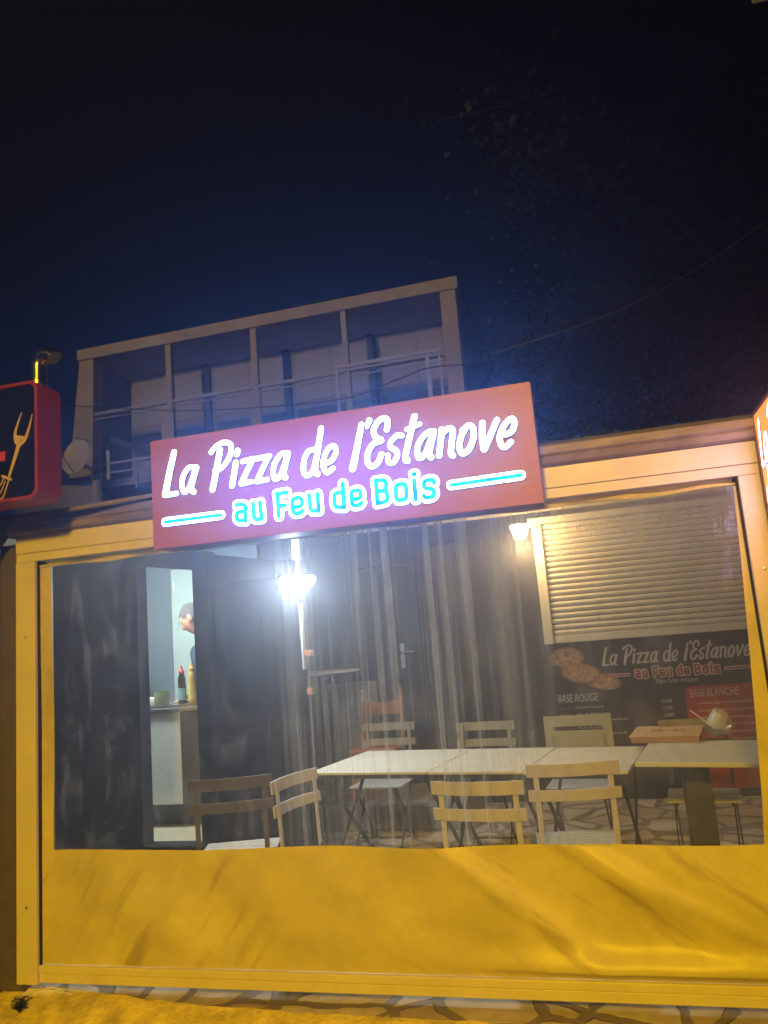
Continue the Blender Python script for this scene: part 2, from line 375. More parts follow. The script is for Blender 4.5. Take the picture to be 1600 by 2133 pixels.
for x0, x1 in ((.1556, .1615), (3.5755, 3.5824)): p = MB(); p.box(x0, x1, -.030, .055, .083, 2.0515); p.build('gap_strip', mat('gap_dark', (.015, .012, .010), .8), fr)  # strips added to fill and darken the gaps beside the posts
for x, z in ((.10, 1.66), (.10, .35), (3.63, 1.66), (3.63, .4)):
    p = MB(); p.lathe([(.007, 0), (.006, .003), (.002, .004)], (x, -.052, z), 12, Matrix.Rotation(PI/2, 4, 'X')); p.build('screw', STEEL, fr)
gt = thing('roof_gutter', 'weathered grey-brown gutter running along the top of the veranda', 'gutter', (1.8, -.05, 2.2))
p = MB(); pr = [(-.045, 2.192), (-.085, 2.2), (-.095, 2.225), (-.088, 2.232), (-.10, 2.24), (-.10, 2.275), (-.075, 2.285), (-.0, 2.285), (-.0, 2.192)]
p.prism([(X0-.06, y, z) for y, z in pr], (X1-X0+.1, 0, 0)); p.build('gutter_profile', GUT, gt, bevel=.002)
p = MB(); p.prism([(.0, -.0, 2.287), (.0, 4.3, 2.80), (.0, 4.3, 2.84), (.0, -.02, 2.31)], (5.2, 0, 0)); p.build('roof_panel', mat('roof_sheet', (.2, .2, .2), .6, var=.2), gt)

# vinyl curtain --------------------------------------------------------
vc = thing('vinyl_curtain', 'roll-down curtain with grimy clear window above an opaque cream skirt', 'curtain', (1.85, .05, .1))
def warp(x, z):
    """billow of the sheet (metres along y)"""
    k = max(0, min(1, (.60-z)/.52))
    s = .018*math.sin((x*1.1+z*1.5)*4.2)*math.sin(PI*min(1, max(0, (z-.09)/.5)))
    d1 = noise.noise((x*2.2+z*3.0, z*1.0-x*.4, 2.0))*.046*min(1, (z-.085)*6)
    d2 = 0
    for (cx, cz, ang, ww, amp) in ((.45, .30, 1.0, .03, .006), (.62, .33, 1.0, .02, .005), (.9, .35, 1.0, .03, .005), (2.5, .36, -.62, .04, .015), (3.0, .42, -.6, .05, .022), (3.2, .36, -.5, .035, .012)):
        dx, dz = x-cx, z-cz; u = dx*math.cos(ang)+dz*math.sin(ang); v = -dx*math.sin(ang)+dz*math.cos(ang)
        d2 += (2.4 if x < 1.6 else 1.5)*amp*math.exp(-(v/ww)**2)*math.exp(-(u/.35)**2)
    belly = -.044*math.exp(-((z-.13)/.055)**2)*math.exp(-((x-3.1)/.75)**4)*min(1, (z-.085)*30)
    ed = min(1, (x-.16)*6, (3.59-x)*8+.05)
    return -.015+(s*.6+d1-d2)*max(ed, 0)+belly*max(ed, 0)
def sheet(x0f, x1f, z0f, z1f, nu, nv, name, m, up=False):
    mb = MB(); gr = []
    for i in range(nu+1):
        u = i/nu; col_ = []
        for j in range(nv+1):
            v = j/nv; z = z0f(u)+(z1f(u)-z0f(u))*v; x = x0f(v)+(x1f(v)-x0f(v))*u
            if up:
                y = -.015+noise.noise((x*1.1, z*.8, 4))*.010+noise.noise((x*3+z*2.5, z-x, 9))*.004*(1 if z > .7 else max(0, (z-.6)*10))
                if z < .75: k = (z-.59)/.16; y = warp(x, .59)*(1-k)+y*k if k > 0 else warp(x, z)
            else: y = warp(x, z)
            col_.append(mb.bm.verts.new((x, y, z)))
        gr.append(col_)
    for i in range(nu):
        for j in range(nv): mb.bm.faces.new((gr[i][j], gr[i+1][j], gr[i+1][j+1], gr[i][j+1]))
    return mb.build(name, m, vc, smooth=True, recalc=False)
def zedge(x): return .602+.006*math.sin(x*5)-.012*max(0, x-2.6)
XL = .1617; XR = 3.5750
clearL = lambda v: .226+.018*math.sin(PI*v)*.5
clearR = lambda v: 3.566-.085*(1-v)**1.2
ztop = lambda u: 2.016+.006*math.sin(u*40)
def vinyl():
    mt = bpy.data.materials.new('clear_vinyl'); mt.use_nodes = True; n = mt.node_tree; n.nodes.clear(); K = n.nodes.new; Lk = n.links.new
    out = K('ShaderNodeOutputMaterial'); tr = K('ShaderNodeBsdfTransparent'); tr.inputs[0].default_value = (.93, .94, .93, 1)
    df = K('ShaderNodeBsdfDiffuse'); df.inputs[0].default_value = (.50, .52, .56, 1); tl = K('ShaderNodeBsdfTranslucent'); tl.inputs[0].default_value = (.80, .82, .85, 1)
    gl = K('ShaderNodeBsdfGlossy'); gl.inputs['Roughness'].default_value = .10; gl.inputs[0].default_value = (.9, .9, .9, 1)
    co = K('ShaderNodeTexCoord')
    def mapn(sc, rot=(0, 0, 0)):
        q = K('ShaderNodeMapping'); q.inputs['Scale'].default_value = sc; q.inputs['Rotation'].default_value = rot; Lk(co.outputs['Object'], q.inputs[0]); return q.outputs[0]
    def nz(vec, scale, det=4, dist=0, rough=.5):
        t = K('ShaderNodeTexNoise'); t.inputs['Scale'].default_value = scale; t.inputs['Detail'].default_value = det; t.inputs['Distortion'].default_value = dist; t.inputs['Roughness'].default_value = rough
        Lk(vec, t.inputs['Vector']); return t.outputs['Fac']
    def rng(v, a, b, c=0, d=1, smooth=True):
        r = K('ShaderNodeMapRange'); r.inputs['From Min'].default_value = a; r.inputs['From Max'].default_value = b; r.inputs['To Min'].default_value = c; r.inputs['To Max'].default_value = d
        if smooth: r.interpolation_type = 'SMOOTHSTEP'
        Lk(v, r.inputs[0]); return r.outputs[0]
    def ma(op, a, b):
        r = K('ShaderNodeMath'); r.operation = op
        for i, q in enumerate((a, b)):
            if isinstance(q, (int, float)): r.inputs[i].default_value = q
            else: Lk(q, r.inputs[i])
        return r.outputs[0]
    sp = K('ShaderNodeSeparateXYZ'); Lk(co.outputs['Object'], sp.inputs[0])
    streak = rng(nz(mapn((1, 0, .012)), 24, 2), .48, .70)
    fine = rng(nz(mapn((1, 0, .008), (0, -.03, 0)), 75, 2), .50, .72)
    # rain streaks run down mostly in the middle of the sheet
    xm = ma('MULTIPLY', rng(sp.outputs['X'], 1.35, 1.62), rng(sp.outputs['X'], 3.1, 2.35))
    xm = ma('ADD', ma('MULTIPLY', xm, .97), .03)
    strk = ma('MULTIPLY', ma('ADD', ma('MULTIPLY', streak, .26), ma('MULTIPLY', fine, .20)), xm)
    smear = rng(nz(mapn((1, 1, 1)), 4.5, 9, .7, .72), .46, .78)
    wipe = rng(nz(mapn((3, 1, .7), (0, .65, 0)), 5, 6, .6), .52, .8)
    cloud = rng(nz(mapn((1, 1, 1)), 1.3, 4), .3, .75)
    speck = rng(nz(mapn((1, 1, 1)), 120, 1), .73, .77)
    film = ma('MULTIPLY', rng(sp.outputs['X'], .9, 1.7), .055)
    top_sheen = ma('MULTIPLY', rng(sp.outputs['Z'], 1.55, 2.0), ma('ADD', .05, ma('MULTIPLY', rng(sp.outputs['X'], 2.0, 3.0), .16)))  # denser veil towards the top right, a sheen painted into the sheet
    tot = ma('ADD', ma('ADD', .034, ma('ADD', film, top_sheen)), ma('ADD', ma('MULTIPLY', smear, .13), ma('MULTIPLY', cloud, .035)))
    tot = ma('ADD', tot, strk); tot = ma('ADD', tot, ma('MULTIPLY', wipe, .12)); tot = ma('ADD', tot, ma('MULTIPLY', speck, .25))
    m1 = K('ShaderNodeMixShader'); m1.inputs[0].default_value = .62; Lk(df.outputs[0], m1.inputs[1]); Lk(tl.outputs[0], m1.inputs[2])
    m2 = K('ShaderNodeMixShader'); Lk(tot, m2.inputs[0]); Lk(tr.outputs[0], m2.inputs[1]); Lk(m1.outputs[0], m2.inputs[2])
    m3 = K('ShaderNodeMixShader'); m3.inputs[0].default_value = .035; Lk(m2.outputs[0], m3.inputs[1]); Lk(gl.outputs[0], m3.inputs[2])
    bp = K('ShaderNodeBump'); bp.inputs['Strength'].default_value = .35; bp.inputs['Distance'].default_value = .02
    Lk(nz(mapn((3.5, 1, .9), (0, -.6, 0)), 3.0, 3), bp.inputs['Height']); Lk(bp.outputs[0], gl.inputs['Normal'])
    Lk(m3.outputs[0], out.inputs[0]); return mt
SK = mat('skirt_vinyl', (.72, .65, .27), .38, var=.18, scale=3.2, bump=.05, bscale=9)
n = SK.node_tree; b = n.nodes['Principled BSDF']; K = n.nodes.new; Lk = n.links.new
co = K('ShaderNodeTexCoord'); sp = K('ShaderNodeSeparateXYZ'); Lk(co.outputs['Object'], sp.inputs[0]); src = b.inputs['Base Color'].links[0].from_socket
hts = []
for rot, x0, x1, sd in ((.95, 1.5, 1.1, 0), (-.58, 1.7, 2.2, 7)):      # grime caught along the folds
    mp = K('ShaderNodeMapping'); mp.inputs['Rotation'].default_value = (0, rot, 0); mp.inputs['Location'].default_value = (sd, 0, sd); Lk(co.outputs['Object'], mp.inputs[0])
    m2 = K('ShaderNodeMapping'); m2.inputs['Scale'].default_value = (.9, 1, 6.5); Lk(mp.outputs[0], m2.inputs[0])
    t = K('ShaderNodeTexNoise'); t.inputs['Scale'].default_value = 1.5; t.inputs['Detail'].default_value = 7; t.inputs['Roughness'].default_value = .6; Lk(m2.outputs[0], t.inputs['Vector'])
    r = K('ShaderNodeMapRange'); r.interpolation_type = 'SMOOTHSTEP'; r.inputs[1].default_value = .52; r.inputs[2].default_value = .70; Lk(t.outputs['Fac'], r.inputs[0])
    q = K('ShaderNodeMapRange'); q.interpolation_type = 'SMOOTHSTEP'; q.inputs[1].default_value = x0; q.inputs[2].default_value = x1; Lk(sp.outputs['X'], q.inputs[0])
    mm = K('ShaderNodeMath'); mm.operation = 'MULTIPLY'; Lk(r.outputs[0], mm.inputs[0]); Lk(q.outputs[0], mm.inputs[1]); hts.append(mm)
    mx = K('ShaderNodeMix'); mx.data_type = 'RGBA'; mk = K('ShaderNodeMath'); mk.operation = 'MULTIPLY'; mk.inputs[1].default_value = .75; Lk(mm.outputs[0], mk.inputs[0]); Lk(mk.outputs[0], mx.inputs[0]); Lk(src, mx.inputs[6]); mx.inputs[7].default_value = (.36, .29, .12, 1); src = mx.outputs[2]
Lk(src, b.inputs['Base Color'])
VIN = vinyl()
sheet(lambda v: XL, lambda v: XR, lambda u: .084, lambda u: zedge(XL+(XR-XL)*u), 220, 60, 'opaque_skirt', SK)
sheet(clearL, clearR, zedge, ztop, 120, 70, 'clear_window', VIN, up=True)
sheet(lambda v: XL, clearL, lambda u: zedge(XL), lambda u: 2.016, 3, 60, 'side_border', PVC, up=True)
sheet(clearR, lambda v: 3.5750, lambda u: zedge(XR), lambda u: 2.016, 3, 60, 'side_border', PVC, up=True)
mb = MB(); gr = []
for i in range(121):
    u = i/120; x = XL+(XR-XL)*u; y = -.015+noise.noise((x*1.1, 2*.8, 4))*.010
    gr.append([mb.bm.verts.new((x, y, ztop(u))), mb.bm.verts.new((x, y-.004, 2.030+.004*math.sin(u*60)))])
for a, b in zip(gr, gr[1:]): mb.bm.faces.new((a[0], b[0], b[1], a[1]))
mb.build('top_border', PVC, vc, smooth=True, recalc=False)
p = MB(); p.tube([(XL+.01, .052, 2.055), (XR-.01, .052, 2.055)], .03, 16); p.build('roller_tube', PVC, vc)

# ================================================================== TERRACE INTERIOR
BY = 4.05
cl = MB(); cl.prism([(-1.5, .03, 2.22), (-1.5, 4.6, 2.80), (-1.5, 4.6, 2.83), (-1.5, .03, 2.25)], (6.5, 0, 0))
tag(cl.build('terrace_ceiling', CEIL), 'pale sloping ceiling of the terrace above the tables', 'ceiling')
bw = thing('back_wall', 'dark slate painted wall at the back of the terrace', 'wall', (2, BY, 0))
p = MB()
dx0, dx1, dz = .62, 1.235, 2.25
p.box(-.6, dx0, BY, BY+.25, -.05, 2.60); p.box(dx1, 5.6, BY, BY+.25, -.05, 2.60); p.box(dx0, dx1, BY, BY+.25, dz, 2.60)
p.build('wall_face', WALLD, bw)
p = MB(); p.box(-.6, 5.6, BY-.006, BY+.25, 2.603, 2.80); p.build('upper_band', CEIL, bw)
dr = MB(); dr.box(dx0+.005, dx1-.005, BY+.04, BY+.09, .15, dz-.01)
dro = dr.build('door', mat('door_dark', (.03, .035, .05), .4, var=.2), bw, bevel=.004)
h = MB(); hc = at(840, 1365, BY+.03)
h.box(hc.x-.022, hc.x+.022, BY+.015, BY+.038, hc.z-.125, hc.z+.115); h.tube([(hc.x, BY+.02, hc.z+.03), (hc.x, BY-.03, hc.z+.03), (hc.x+.02, BY-.045, hc.z+.03), (hc.x+.13, BY-.045, hc.z+.03)], .009, 10)
hd = h.build('handle', STEEL, dro, bevel=.002)
# fly curtain strips hanging by the door
fc = thing('strip_curtain', 'grey hanging strip curtain beside the dark door', 'curtain', (1.5, BY-.1, 1.2))
p = MB(); random.seed(11)
SM = mat('strip_grey', (.10, .10, .10), .5, var=.2)
x = at(868, 1300, BY-.1).x
while x < at(950, 1300, BY-.1).x:
    w_ = random.uniform(.012, .03); y = BY-.06-random.uniform(0, .05)
    pts = [(x+.006*math.sin(z*3+x*40), y+.008*math.sin(z*5+x*90)) for z in [i*.25 for i in range(10)]]
    for i in range(9): p.poly([(pts[i][0], pts[i][1], .05+i*.26), (pts[i][0]+w_, pts[i][1], .05+i*.26), (pts[i+1][0]+w_, pts[i+1][1], .31+i*.26), (pts[i+1][0], pts[i+1][1], .31+i*.26)])
    x += w_+random.uniform(.004, .02)
p.build('strips', SM, fc, recalc=False)
p = MB(); p.box(at(862, 1300, BY-.1).x, at(958, 1300, BY-.1).x, BY-.12, BY-.04, 2.40, 2.42); p.build('rail', BLACK, fc)
# doorstep
sp_ = MB(); sp_.box(-.4, 1.75, 3.05, BY-.002, -.048, .15); tag(sp_.build('doorstep', CONC, bevel=.01), 'low raised concrete step in front of the dark back door', 'step')

# roller shutter
rs = thing('roller_shutter', 'closed cream roller shutter on the back wall above the menu', 'shutter', (3.3, BY, 1.35))
sa, sb_, sc_ = at(1098, 1082, BY-.06), at(1135, 1343, BY-.06), at(1558, 1313, BY-.06)
sx0, sx1, sz0, sz1 = sb_.x, 4.45, sb_.z, sa.z
p = MB(); p.box(sx0, sx0+.085, BY-.075, BY-.002, sz0, sz1-.06); p.build('guide_rail', SHUT, rs, bevel=.004)
p = MB(); p.box(sx1-.085, sx1, BY-.075, BY-.002, sz0, sz1-.06); p.build('guide_rail', SHUT, rs, bevel=.004)
p = MB(); p.box(sx0-.035, sx1+.03, BY-.10, BY-.002, sz1-.058, sz1); p.build('shutter_box', SHUT, rs, bevel=.004)
p = MB(); nsl = 20; z0 = sz0+.075; zz1 = sz1-.06; hh = (zz1-z0)/nsl
for i in range(nsl):
    a = z0+i*hh; prof = [(-.028, a+.002), (-.040, a+hh*.25), (-.046, a+hh*.5), (-.042, a+hh*.75), (-.028, a+hh*.93), (-.018, a+hh*.93), (-.018, a+.002)]
    p.prism([(sx0+.086, BY+y, z) for y, z in prof], (sx1-sx0-.172, 0, 0))
p.build('slats', SHUT, rs)
p = MB(); p.box(sx0+.086, sx1-.086, BY-.05, BY-.01, sz0+.004, z0-.002); p.box(sx0+.15, sx0+.17, BY-.062, BY-.05, sz0+.02, sz0+.045); p.build('bottom_bar', SHUT, rs, bevel=.003)

# menu board
MY = BY-.012
mbd = thing('menu_board', 'large dark pizza menu board with red panel under the shutter', 'menu', (3.4, MY, .6))
c0 = at(1138, 1345, MY); mx0, mx1, mz1, mz0 = c0.x, 4.75, sz0-.008, -.0
p = MB(); p.box(mx0, mx1, MY, BY-.001, mz0, mz1); p.build('panel', mat('menu_dark', (.030, .030, .042), .4, var=.15, scale=2), mbd)
MCR = mat('menu_cream', (.66, .60, .52), .6); MRED = mat('menu_red', (.42, .045, .03), .5, var=.15); MOR = mat('menu_orange', (.50, .12, .05), .5)
def menu_map(scale, org):
    return lambda u, v, d: Vector((org.x+u*scale, MY-d, org.z+v*scale))
# heading copies the sign's lettering; left end of 'L' at (1268,1380)
hl = at(1258, 1345, MY); hr = at(1562, 1330, MY)
us = loc2(A, (190, 380))[0]; ue = loc2(B2, (1510, 300))[0]
ms = (hr.x-hl.x)/(ue-us); morg = Vector((hl.x-us*ms, 0, at(1268, 1387, MY).z-loc2(A, (150, 790))[1]*ms))
p = MB(); strokes_mesh(p, get_strokes('script', .95), menu_map(ms, morg), .002, .0001); p.build('title_lettering', MCR, mbd, recalc=False)
p = MB(); strokes_mesh(p, get_strokes('outline'), menu_map(ms, morg), .0012, .00004); p.build('subtitle_outline', MCR, mbd, recalc=False)
for wd_ in WORDS: p = MB(); strokes_mesh(p, get_strokes('block', 1, wd_), menu_map(ms, morg), .0042, .00004); p.build('subtitle_word', MRED, mbd, recalc=False)
for k in (0, 1):
    p = MB(); strokes_mesh(p, get_strokes('line_out')[k:k+1], menu_map(ms, morg), .0012, 0); p.build('line_outline', MCR, mbd, recalc=False)
    p = MB(); strokes_mesh(p, get_strokes('line_in')[k:k+1], menu_map(ms, morg), .004, 0); p.build('red_line', MRED, mbd, recalc=False)
def text(body, x, z, size, m, Y, d=.003, shear=.0, parent=None, name='lettering', xs=1, ext=.0006):
    cu = bpy.data.curves.new('t', 'FONT'); cu.body = body; cu.size = size; cu.shear = shear; cu.extrude = ext; cu.resolution_u = 3
    o = bpy.data.objects.new('t', cu); COL.objects.link(o); dg = bpy.context.evaluated_depsgraph_get(); me = bpy.data.meshes.new_from_object(o.evaluated_get(dg))
    bpy.data.objects.remove(o); bpy.data.curves.remove(cu)
    me.transform(Matrix.Translation((x, Y-d, z)) @ Matrix.Rotation(PI/2, 4, 'X') @ Matrix.Diagonal((xs, 1, 1, 1)))
    me.materials.clear(); me.materials.append(m); o = bpy.data.objects.new(name, me); COL.objects.link(o)
    if parent: put(o, parent)
    return o
q = at(1366, 1424, MY); text('Pâte faite maison', q.x, q.z, .062, MCR, MY, parent=mbd, name='tagline', xs=.85)
q = at(1162, 1464, MY); text('BASE ROUGE', q.x, q.z, .10, MCR, MY, shear=.18, parent=mbd, name='section_title', xs=.62)
# red rounded panel
ra = at(1425, 1430, MY); rx0, rz1 = ra.x, ra.z
p = MB(); R_ = .06; pts = [(rx0, -.02+.04)]+[(rx0+R_-R_*math.cos(a), rz1-R_+R_*math.sin(a)) for a in [i*PI/12 for i in range(7)]]+[(mx1-.02, rz1), (mx1-.02, .02)]
p.prism([(x, MY-.0015, z) for x, z in pts], (0, -.001, 0)); p.build('red_panel', MRED, mbd)
q = at(1436, 1452, MY); text('BASE BLANCHE', q.x, q.z, .095, MCR, MY, d=.004, shear=.18, parent=mbd, name='section_title', xs=.62)
random.seed(5)
def greek(x0, x1, z, m, mb):        # a line of print too small to read
    x = x0
    while x < x1:
        L = random.uniform(.025, .075); L = min(L, x1-x)
        k = x
        while k < x+L:
            lw = random.uniform(.005, .009); hgt = random.choice((.012, .013, .018)); mb.box(k, k+lw*.75, MY-.0045, MY-.003, z, z+hgt); k += lw+.0025
        x += L+.014
for i in range(9):
    tw, to, tr_ = MB(), MB(), MB()
    z = at(1165, 1478, MY).z-.060*i; x0 = at(1165, 1478, MY).x
    greek(x0, x0+random.uniform(.07, .12), z, MOR, to); greek(x0+.15, x0+random.uniform(.35, .62), z, MCR, tw)
    px_ = at(1378, 1465, MY).x; text(['10,00€', '11,50€', '12,00€', '13,00€'][min(i, 3)] if i < 4 else '13,00€', px_, z+.01, .042, MCR, MY, parent=mbd, name='price', xs=.8)
    greek(rx0+.09+.05*random.random(), rx0+random.uniform(.5, .75), rz1-.16-.062*i, MCR, tr_)
    tw.build('printed_line', MCR, mbd); to.build('printed_name', MOR, mbd); tr_.build('printed_line', MCR, mbd)
# pizzas printed on the board
PZ = mat('pizza_print', (.75, .50, .26), .6, var=0, col2=(.28, .07, .03), scale=26); CR = mat('crust_print', (.38, .20, .09), .6, var=.3, scale=20)
for i, (px, py, rx, rz, tilt) in enumerate(((1180, 1370, 37, 22, 0), (1210, 1402, 41, 21, .1), (1257, 1420, 37, 17, .15))):
    q = at(px, py, MY); rx *= .0043; rz *= .0043
    p = MB(); n = 28; p.prism([(q.x+rx*math.cos(2*PI*k/n), MY-.001-.0012*(3-i), q.z+rz*math.sin(2*PI*k/n)+tilt*rx*-math.cos(2*PI*k/n)) for k in range(n)], (0, -.0005, 0)); p.build('printed_crust', CR, mbd)
    p = MB(); p.prism([(q.x+rx*.86*math.cos(2*PI*k/n), MY-.0016-.0012*(3-i), q.z+rz*.84*math.sin(2*PI*k/n)+tilt*rx*-math.cos(2*PI*k/n)) for k in range(n)], (0, -.0005, 0)); p.build('printed_pizza', PZ, mbd)

# grey board leaning by the doorstep
q0, q1 = at(680, 1425, 3.75), at(785, 1550, 3.75)
p = MB(); p.box(q0.x-.02, at(783, 1420, 3.75).x, 3.74, 3.77, .152, q0.z); tag(p.build('grey_panel', mat('panel_grey', (.36, .34, .31), .6, var=.15), bevel=.003), 'plain grey board standing behind the wooden chair', 'board')

# side wall between kitchen front and back wall
KY = 1.80
kc = at(620, 1240, KY).x
kw = thing('kitchen_front_wall', 'dark wall on the left with an open lit kitchen doorway', 'wall', (-.4, KY, 0))
a1, a2 = at(290, 1178, KY), at(413, 1185, KY); kx0, kx1 = at(292, 1500, KY).x, at(413, 1500, KY).x
gx0, gx1 = at(437, 1300, KY).x, at(592, 1300, KY).x
wt = lambda x: at(370, 1148, KY).z+(x-at(370, 1148, KY).x)*((at(585, 1168, KY).z-at(370, 1148, KY).z)/(at(585, 1168, KY).x-at(370, 1148, KY).x))
p = MB()
p.box(-1.55, kx0, KY, KY+.14, -.04, 2.40)
p.prism([(kx0+.0005, KY, a1.z), (kx1, KY, a2.z), (kx1, KY, wt(kx1)), (kx0+.0005, KY, min(2.40, wt(kx0)))], (0, .14, 0))
p.box(kx0+.0005, kx1, KY, KY+.14, -.04, .17)
p.build('wall_face', WALLD, kw)
# fixed dark glazing and its posts
p = MB(); p.box(kx1+.001, gx0, KY-.012, KY+.13, .172, wt(kx1)); p.build('black_post', mat('black_frame', (.008, .009, .012), .22), kw, bevel=.003)
p = MB(); p.box(gx1, kc, KY-.01, KY+.13, -.04, wt(gx1)); p.prism([(gx0+.001, KY, 2.02), (gx1-.001, KY, 2.02), (gx1-.001, KY, wt(gx1)), (gx0+.001, KY, wt(gx0))], (0, .12, 0)); p.box(gx0+.001, gx1-.001, KY, KY+.12, -.04, .62); p.build('dark_panel', MATS['black_frame'], kw, bevel=.002)
GL = bpy.data.materials.new('dark_glass'); GL.use_nodes = True; n = GL.node_tree; n.nodes.clear()
out = n.nodes.new('ShaderNodeOutputMaterial'); t1 = n.nodes.new('ShaderNodeBsdfTransparent'); t1.inputs[0].default_value = (.22, .26, .32, 1); g1 = n.nodes.new('ShaderNodeBsdfGlossy'); g1.inputs['Roughness'].default_value = .06
mx_ = n.nodes.new('ShaderNodeMixShader'); mx_.inputs[0].default_value = .07; n.links.new(t1.outputs[0], mx_.inputs[1]); n.links.new(g1.outputs[0], mx_.inputs[2]); n.links.new(mx_.outputs[0], out.inputs[0])
p = MB(); p.box(gx0+.002, gx1-.002, KY+.04, KY+.046, .622, 2.018); p.build('tinted_pane', GL, kw)
RWX = lambda y: kc-1.30*(y-1.94)/(BY-1.94)
p = MB(); p.prism([(kc-.08, 1.942, -.04), (kc-.001, 1.942, -.04), (RWX(BY-.002), BY-.002, -.04), (RWX(BY-.002)-.09, BY-.002, -.04)], (0, 0, 2.6)); p.build('return_wall', WALLD, kw)
p = MB(); j0, j1 = at(622, 1255, KY-.02), at(630, 1395, KY-.02); p.box(kc+.004, kc+.018, KY+.0, KY+.05, j1.z, j0.z); p.build('door_jamb', mat('jamb_cream', (.30, .29, .25), .6), kw)
for py in (1361, 1441):
    q = at(640, py, KY-.01); p = MB(); p.box(kc+.024, q.x+.03, KY+.0, KY+.05, q.z-.022, q.z+.022); p.build('wooden_bracket', WOOD, kw, bevel=.003)

# kitchen room -------------------------------------------------------
kr = thing('kitchen_room', 'grey-blue walled kitchen behind the open doorway', 'room', (-.6, 3, .17))
KW = mat('kitchen_wall', (.15, .185, .21), .6, var=.08)
kx1r = RWX(3.36)-.10
p = MB(); p.box(-1.55, kx1r, 3.30, 3.36, .17, 2.5); p.build('rear_wall', KW, kr)
p = MB(); p.box(-1.6, -1.551, KY+.142, 3.36, .17, 2.5); p.build('left_wall', KW, kr)
p = MB(); p.prism([(-1.55, KY+.142, .14), (kc-.09, KY+.142, .14), (RWX(3.298)-.10, 3.298, .14), (-1.55, 3.298, .14)], (0, 0, .029)); p.build('kitchen_floor', mat('tile_floor', (.70, .62, .44), .3, var=.1), kr)
p = MB(); p.prism([(-1.6, KY+.145, 2.501), (kc-.09, KY+.145, 2.501), (RWX(3.36)-.10, 3.36, 2.501), (-1.6, 3.36, 2.501)], (0, 0, .03)); p.build('kitchen_ceiling', mat('kitchen_white', (.6, .62, .6), .6), kr)
dxa, dxb = at(357, 1190, 3.28), at(470, 1190, 3.28)
p = MB(); p.box(dxa.x, dxb.x, 3.265, 3.298, .17, at(357, 1188, 3.28).z); dk = p.build('door', mat('door_pale', (.42, .50, .46), .45, var=.05), kr, bevel=.003)
p = MB(); p.box(dxa.x+.045, dxb.x-.045, 3.255, 3.264, .19, at(357, 1198, 3.28).z-.01); p.build('door_leaf', MATS['door_pale'], dk, bevel=.002)
q = at(364, 1221, 3.25); p = MB(); p.box(q.x-.012, q.x+.006, 3.245, 3.256, q.z-.04, q.z+.035); p.build('hinge', mat('white_plastic', (.8, .8, .78), .4), dk)
lamp('kitchen_light', 'AREA', (-.75, 2.08, 2.44), 58, (.82, .95, .96), shape='RECTANGLE', size=.9, size_y=.2, look=(-.6, 2.6, .9), parent=kr)
p = MB(); p.box(-1.22, -.28, 2.02, 2.14, 2.465, 2.498); p.build('ceiling_tube', emis('tube_white', (.9, 1, 1), 6), kr)

p = MB(); p.box(-1.30, -1.06, KY+.145, KY+.20, 1.80, 1.88); p.build('counter_fill', MATS['tube_white'], kr)  # glowing box and point lamp added out of view to brighten the counter front
lamp('counter_fill_light', 'POINT', (-1.18, KY+.27, 1.84), 13, (.95, .97, .88), shadow_soft_size=.08, parent=kr)
# counter
CY = 2.35
ct = thing('counter', 'white fronted kitchen counter with steel edge in the doorway', 'counter', (-.6, CY, .17))
ca, cb, cc = at(375, 1468, CY), at(383, 1675, CY), at(413, 1445, CY)
p = MB(); p.box(-1.54, ca.x-.004, CY, CY+.55, cb.z, ca.z-.055)
p.build('front_panel', mat('panel_white', (.80, .82, .78), .3, .0, var=.05), ct, bevel=.004)
p = MB(); p.prism([(ca.x-.003, CY+.001, cb.z), (.20, CY+.30, cb.z), (.20, CY+.55, cb.z), (ca.x-.003, CY+.55, cb.z)], (0, 0, ca.z-.056-cb.z)); p.build('angled_panel', mat('side_dark', (.09, .095, .09), .4, var=.4, scale=25), ct)
p = MB(); p.prism([(-1.54, CY-.02, ca.z-.054), (ca.x, CY-.02, ca.z-.054), (.20, CY+.28, ca.z-.054), (.20, CY+.56, ca.z-.054), (-1.54, CY+.56, ca.z-.054)], (0, 0, .034)); p.build('edge', STEEL, ct, bevel=.006)
p = MB(); p.prism([(-1.54, CY-.005, ca.z-.019), (ca.x-.004, CY-.005, ca.z-.019), (.20, CY+.295, ca.z-.019), (.20, CY+.56, ca.z-.019), (-1.54, CY+.56, ca.z-.019)], (0, 0, .02)); p.build('worktop', mat('worktop_steel', (.5, .5, .5), .25, .9, var=.1), ct)
p = MB(); p.box(-1.54, .18, CY+.12, CY+.5, .17, cb.z-.001); p.build('plinth', mat('plinth_dark', (.06, .065, .06), .5), ct)
TZ = ca.z+.0015
def onc(px, py): # point on the counter
    q = atz(px, py, TZ)
    if q.y > 2.8: q = at(px, py, 2.47); q.z = TZ
    return q
# bottles
def bottle(px, H, body, capm, label, cat, prof, labm=None, name='sauce_bottle'):
    q = onc(px[0], px[1]); t = thing(name, label, cat, tuple(q), 'squeeze bottles on the counter')
    p = MB(); p.lathe([(r, z*H) for r, z in prof], q, 20); bb0 = p.build('bottle_body', body, t, smooth=True)
    zt = prof[-1][1]*H
    p = MB(); p.lathe([(.024, zt+.0005), (.024, zt+.018), (.012, zt+.03), (.009, zt+.05), (.003, zt+.068)], q, 16); p.build('nozzle_cap', capm, t, smooth=True)
    if labm:
        p = MB(); n = 14; r = prof[3][0]+.0012
        for k in range(n):
            a, b = PI*1.05+PI*.9*k/n, PI*1.05+PI*.9*(k+1)/n
            f = lambda a, z: q+Vector((r*math.cos(a), r*math.sin(a), z))
            p.poly([f(a, H*.12), f(b, H*.12), f(b, H*.52), f(a, H*.52)])
        p.build('paper_label', labm, bb0, recalc=False)
    return t
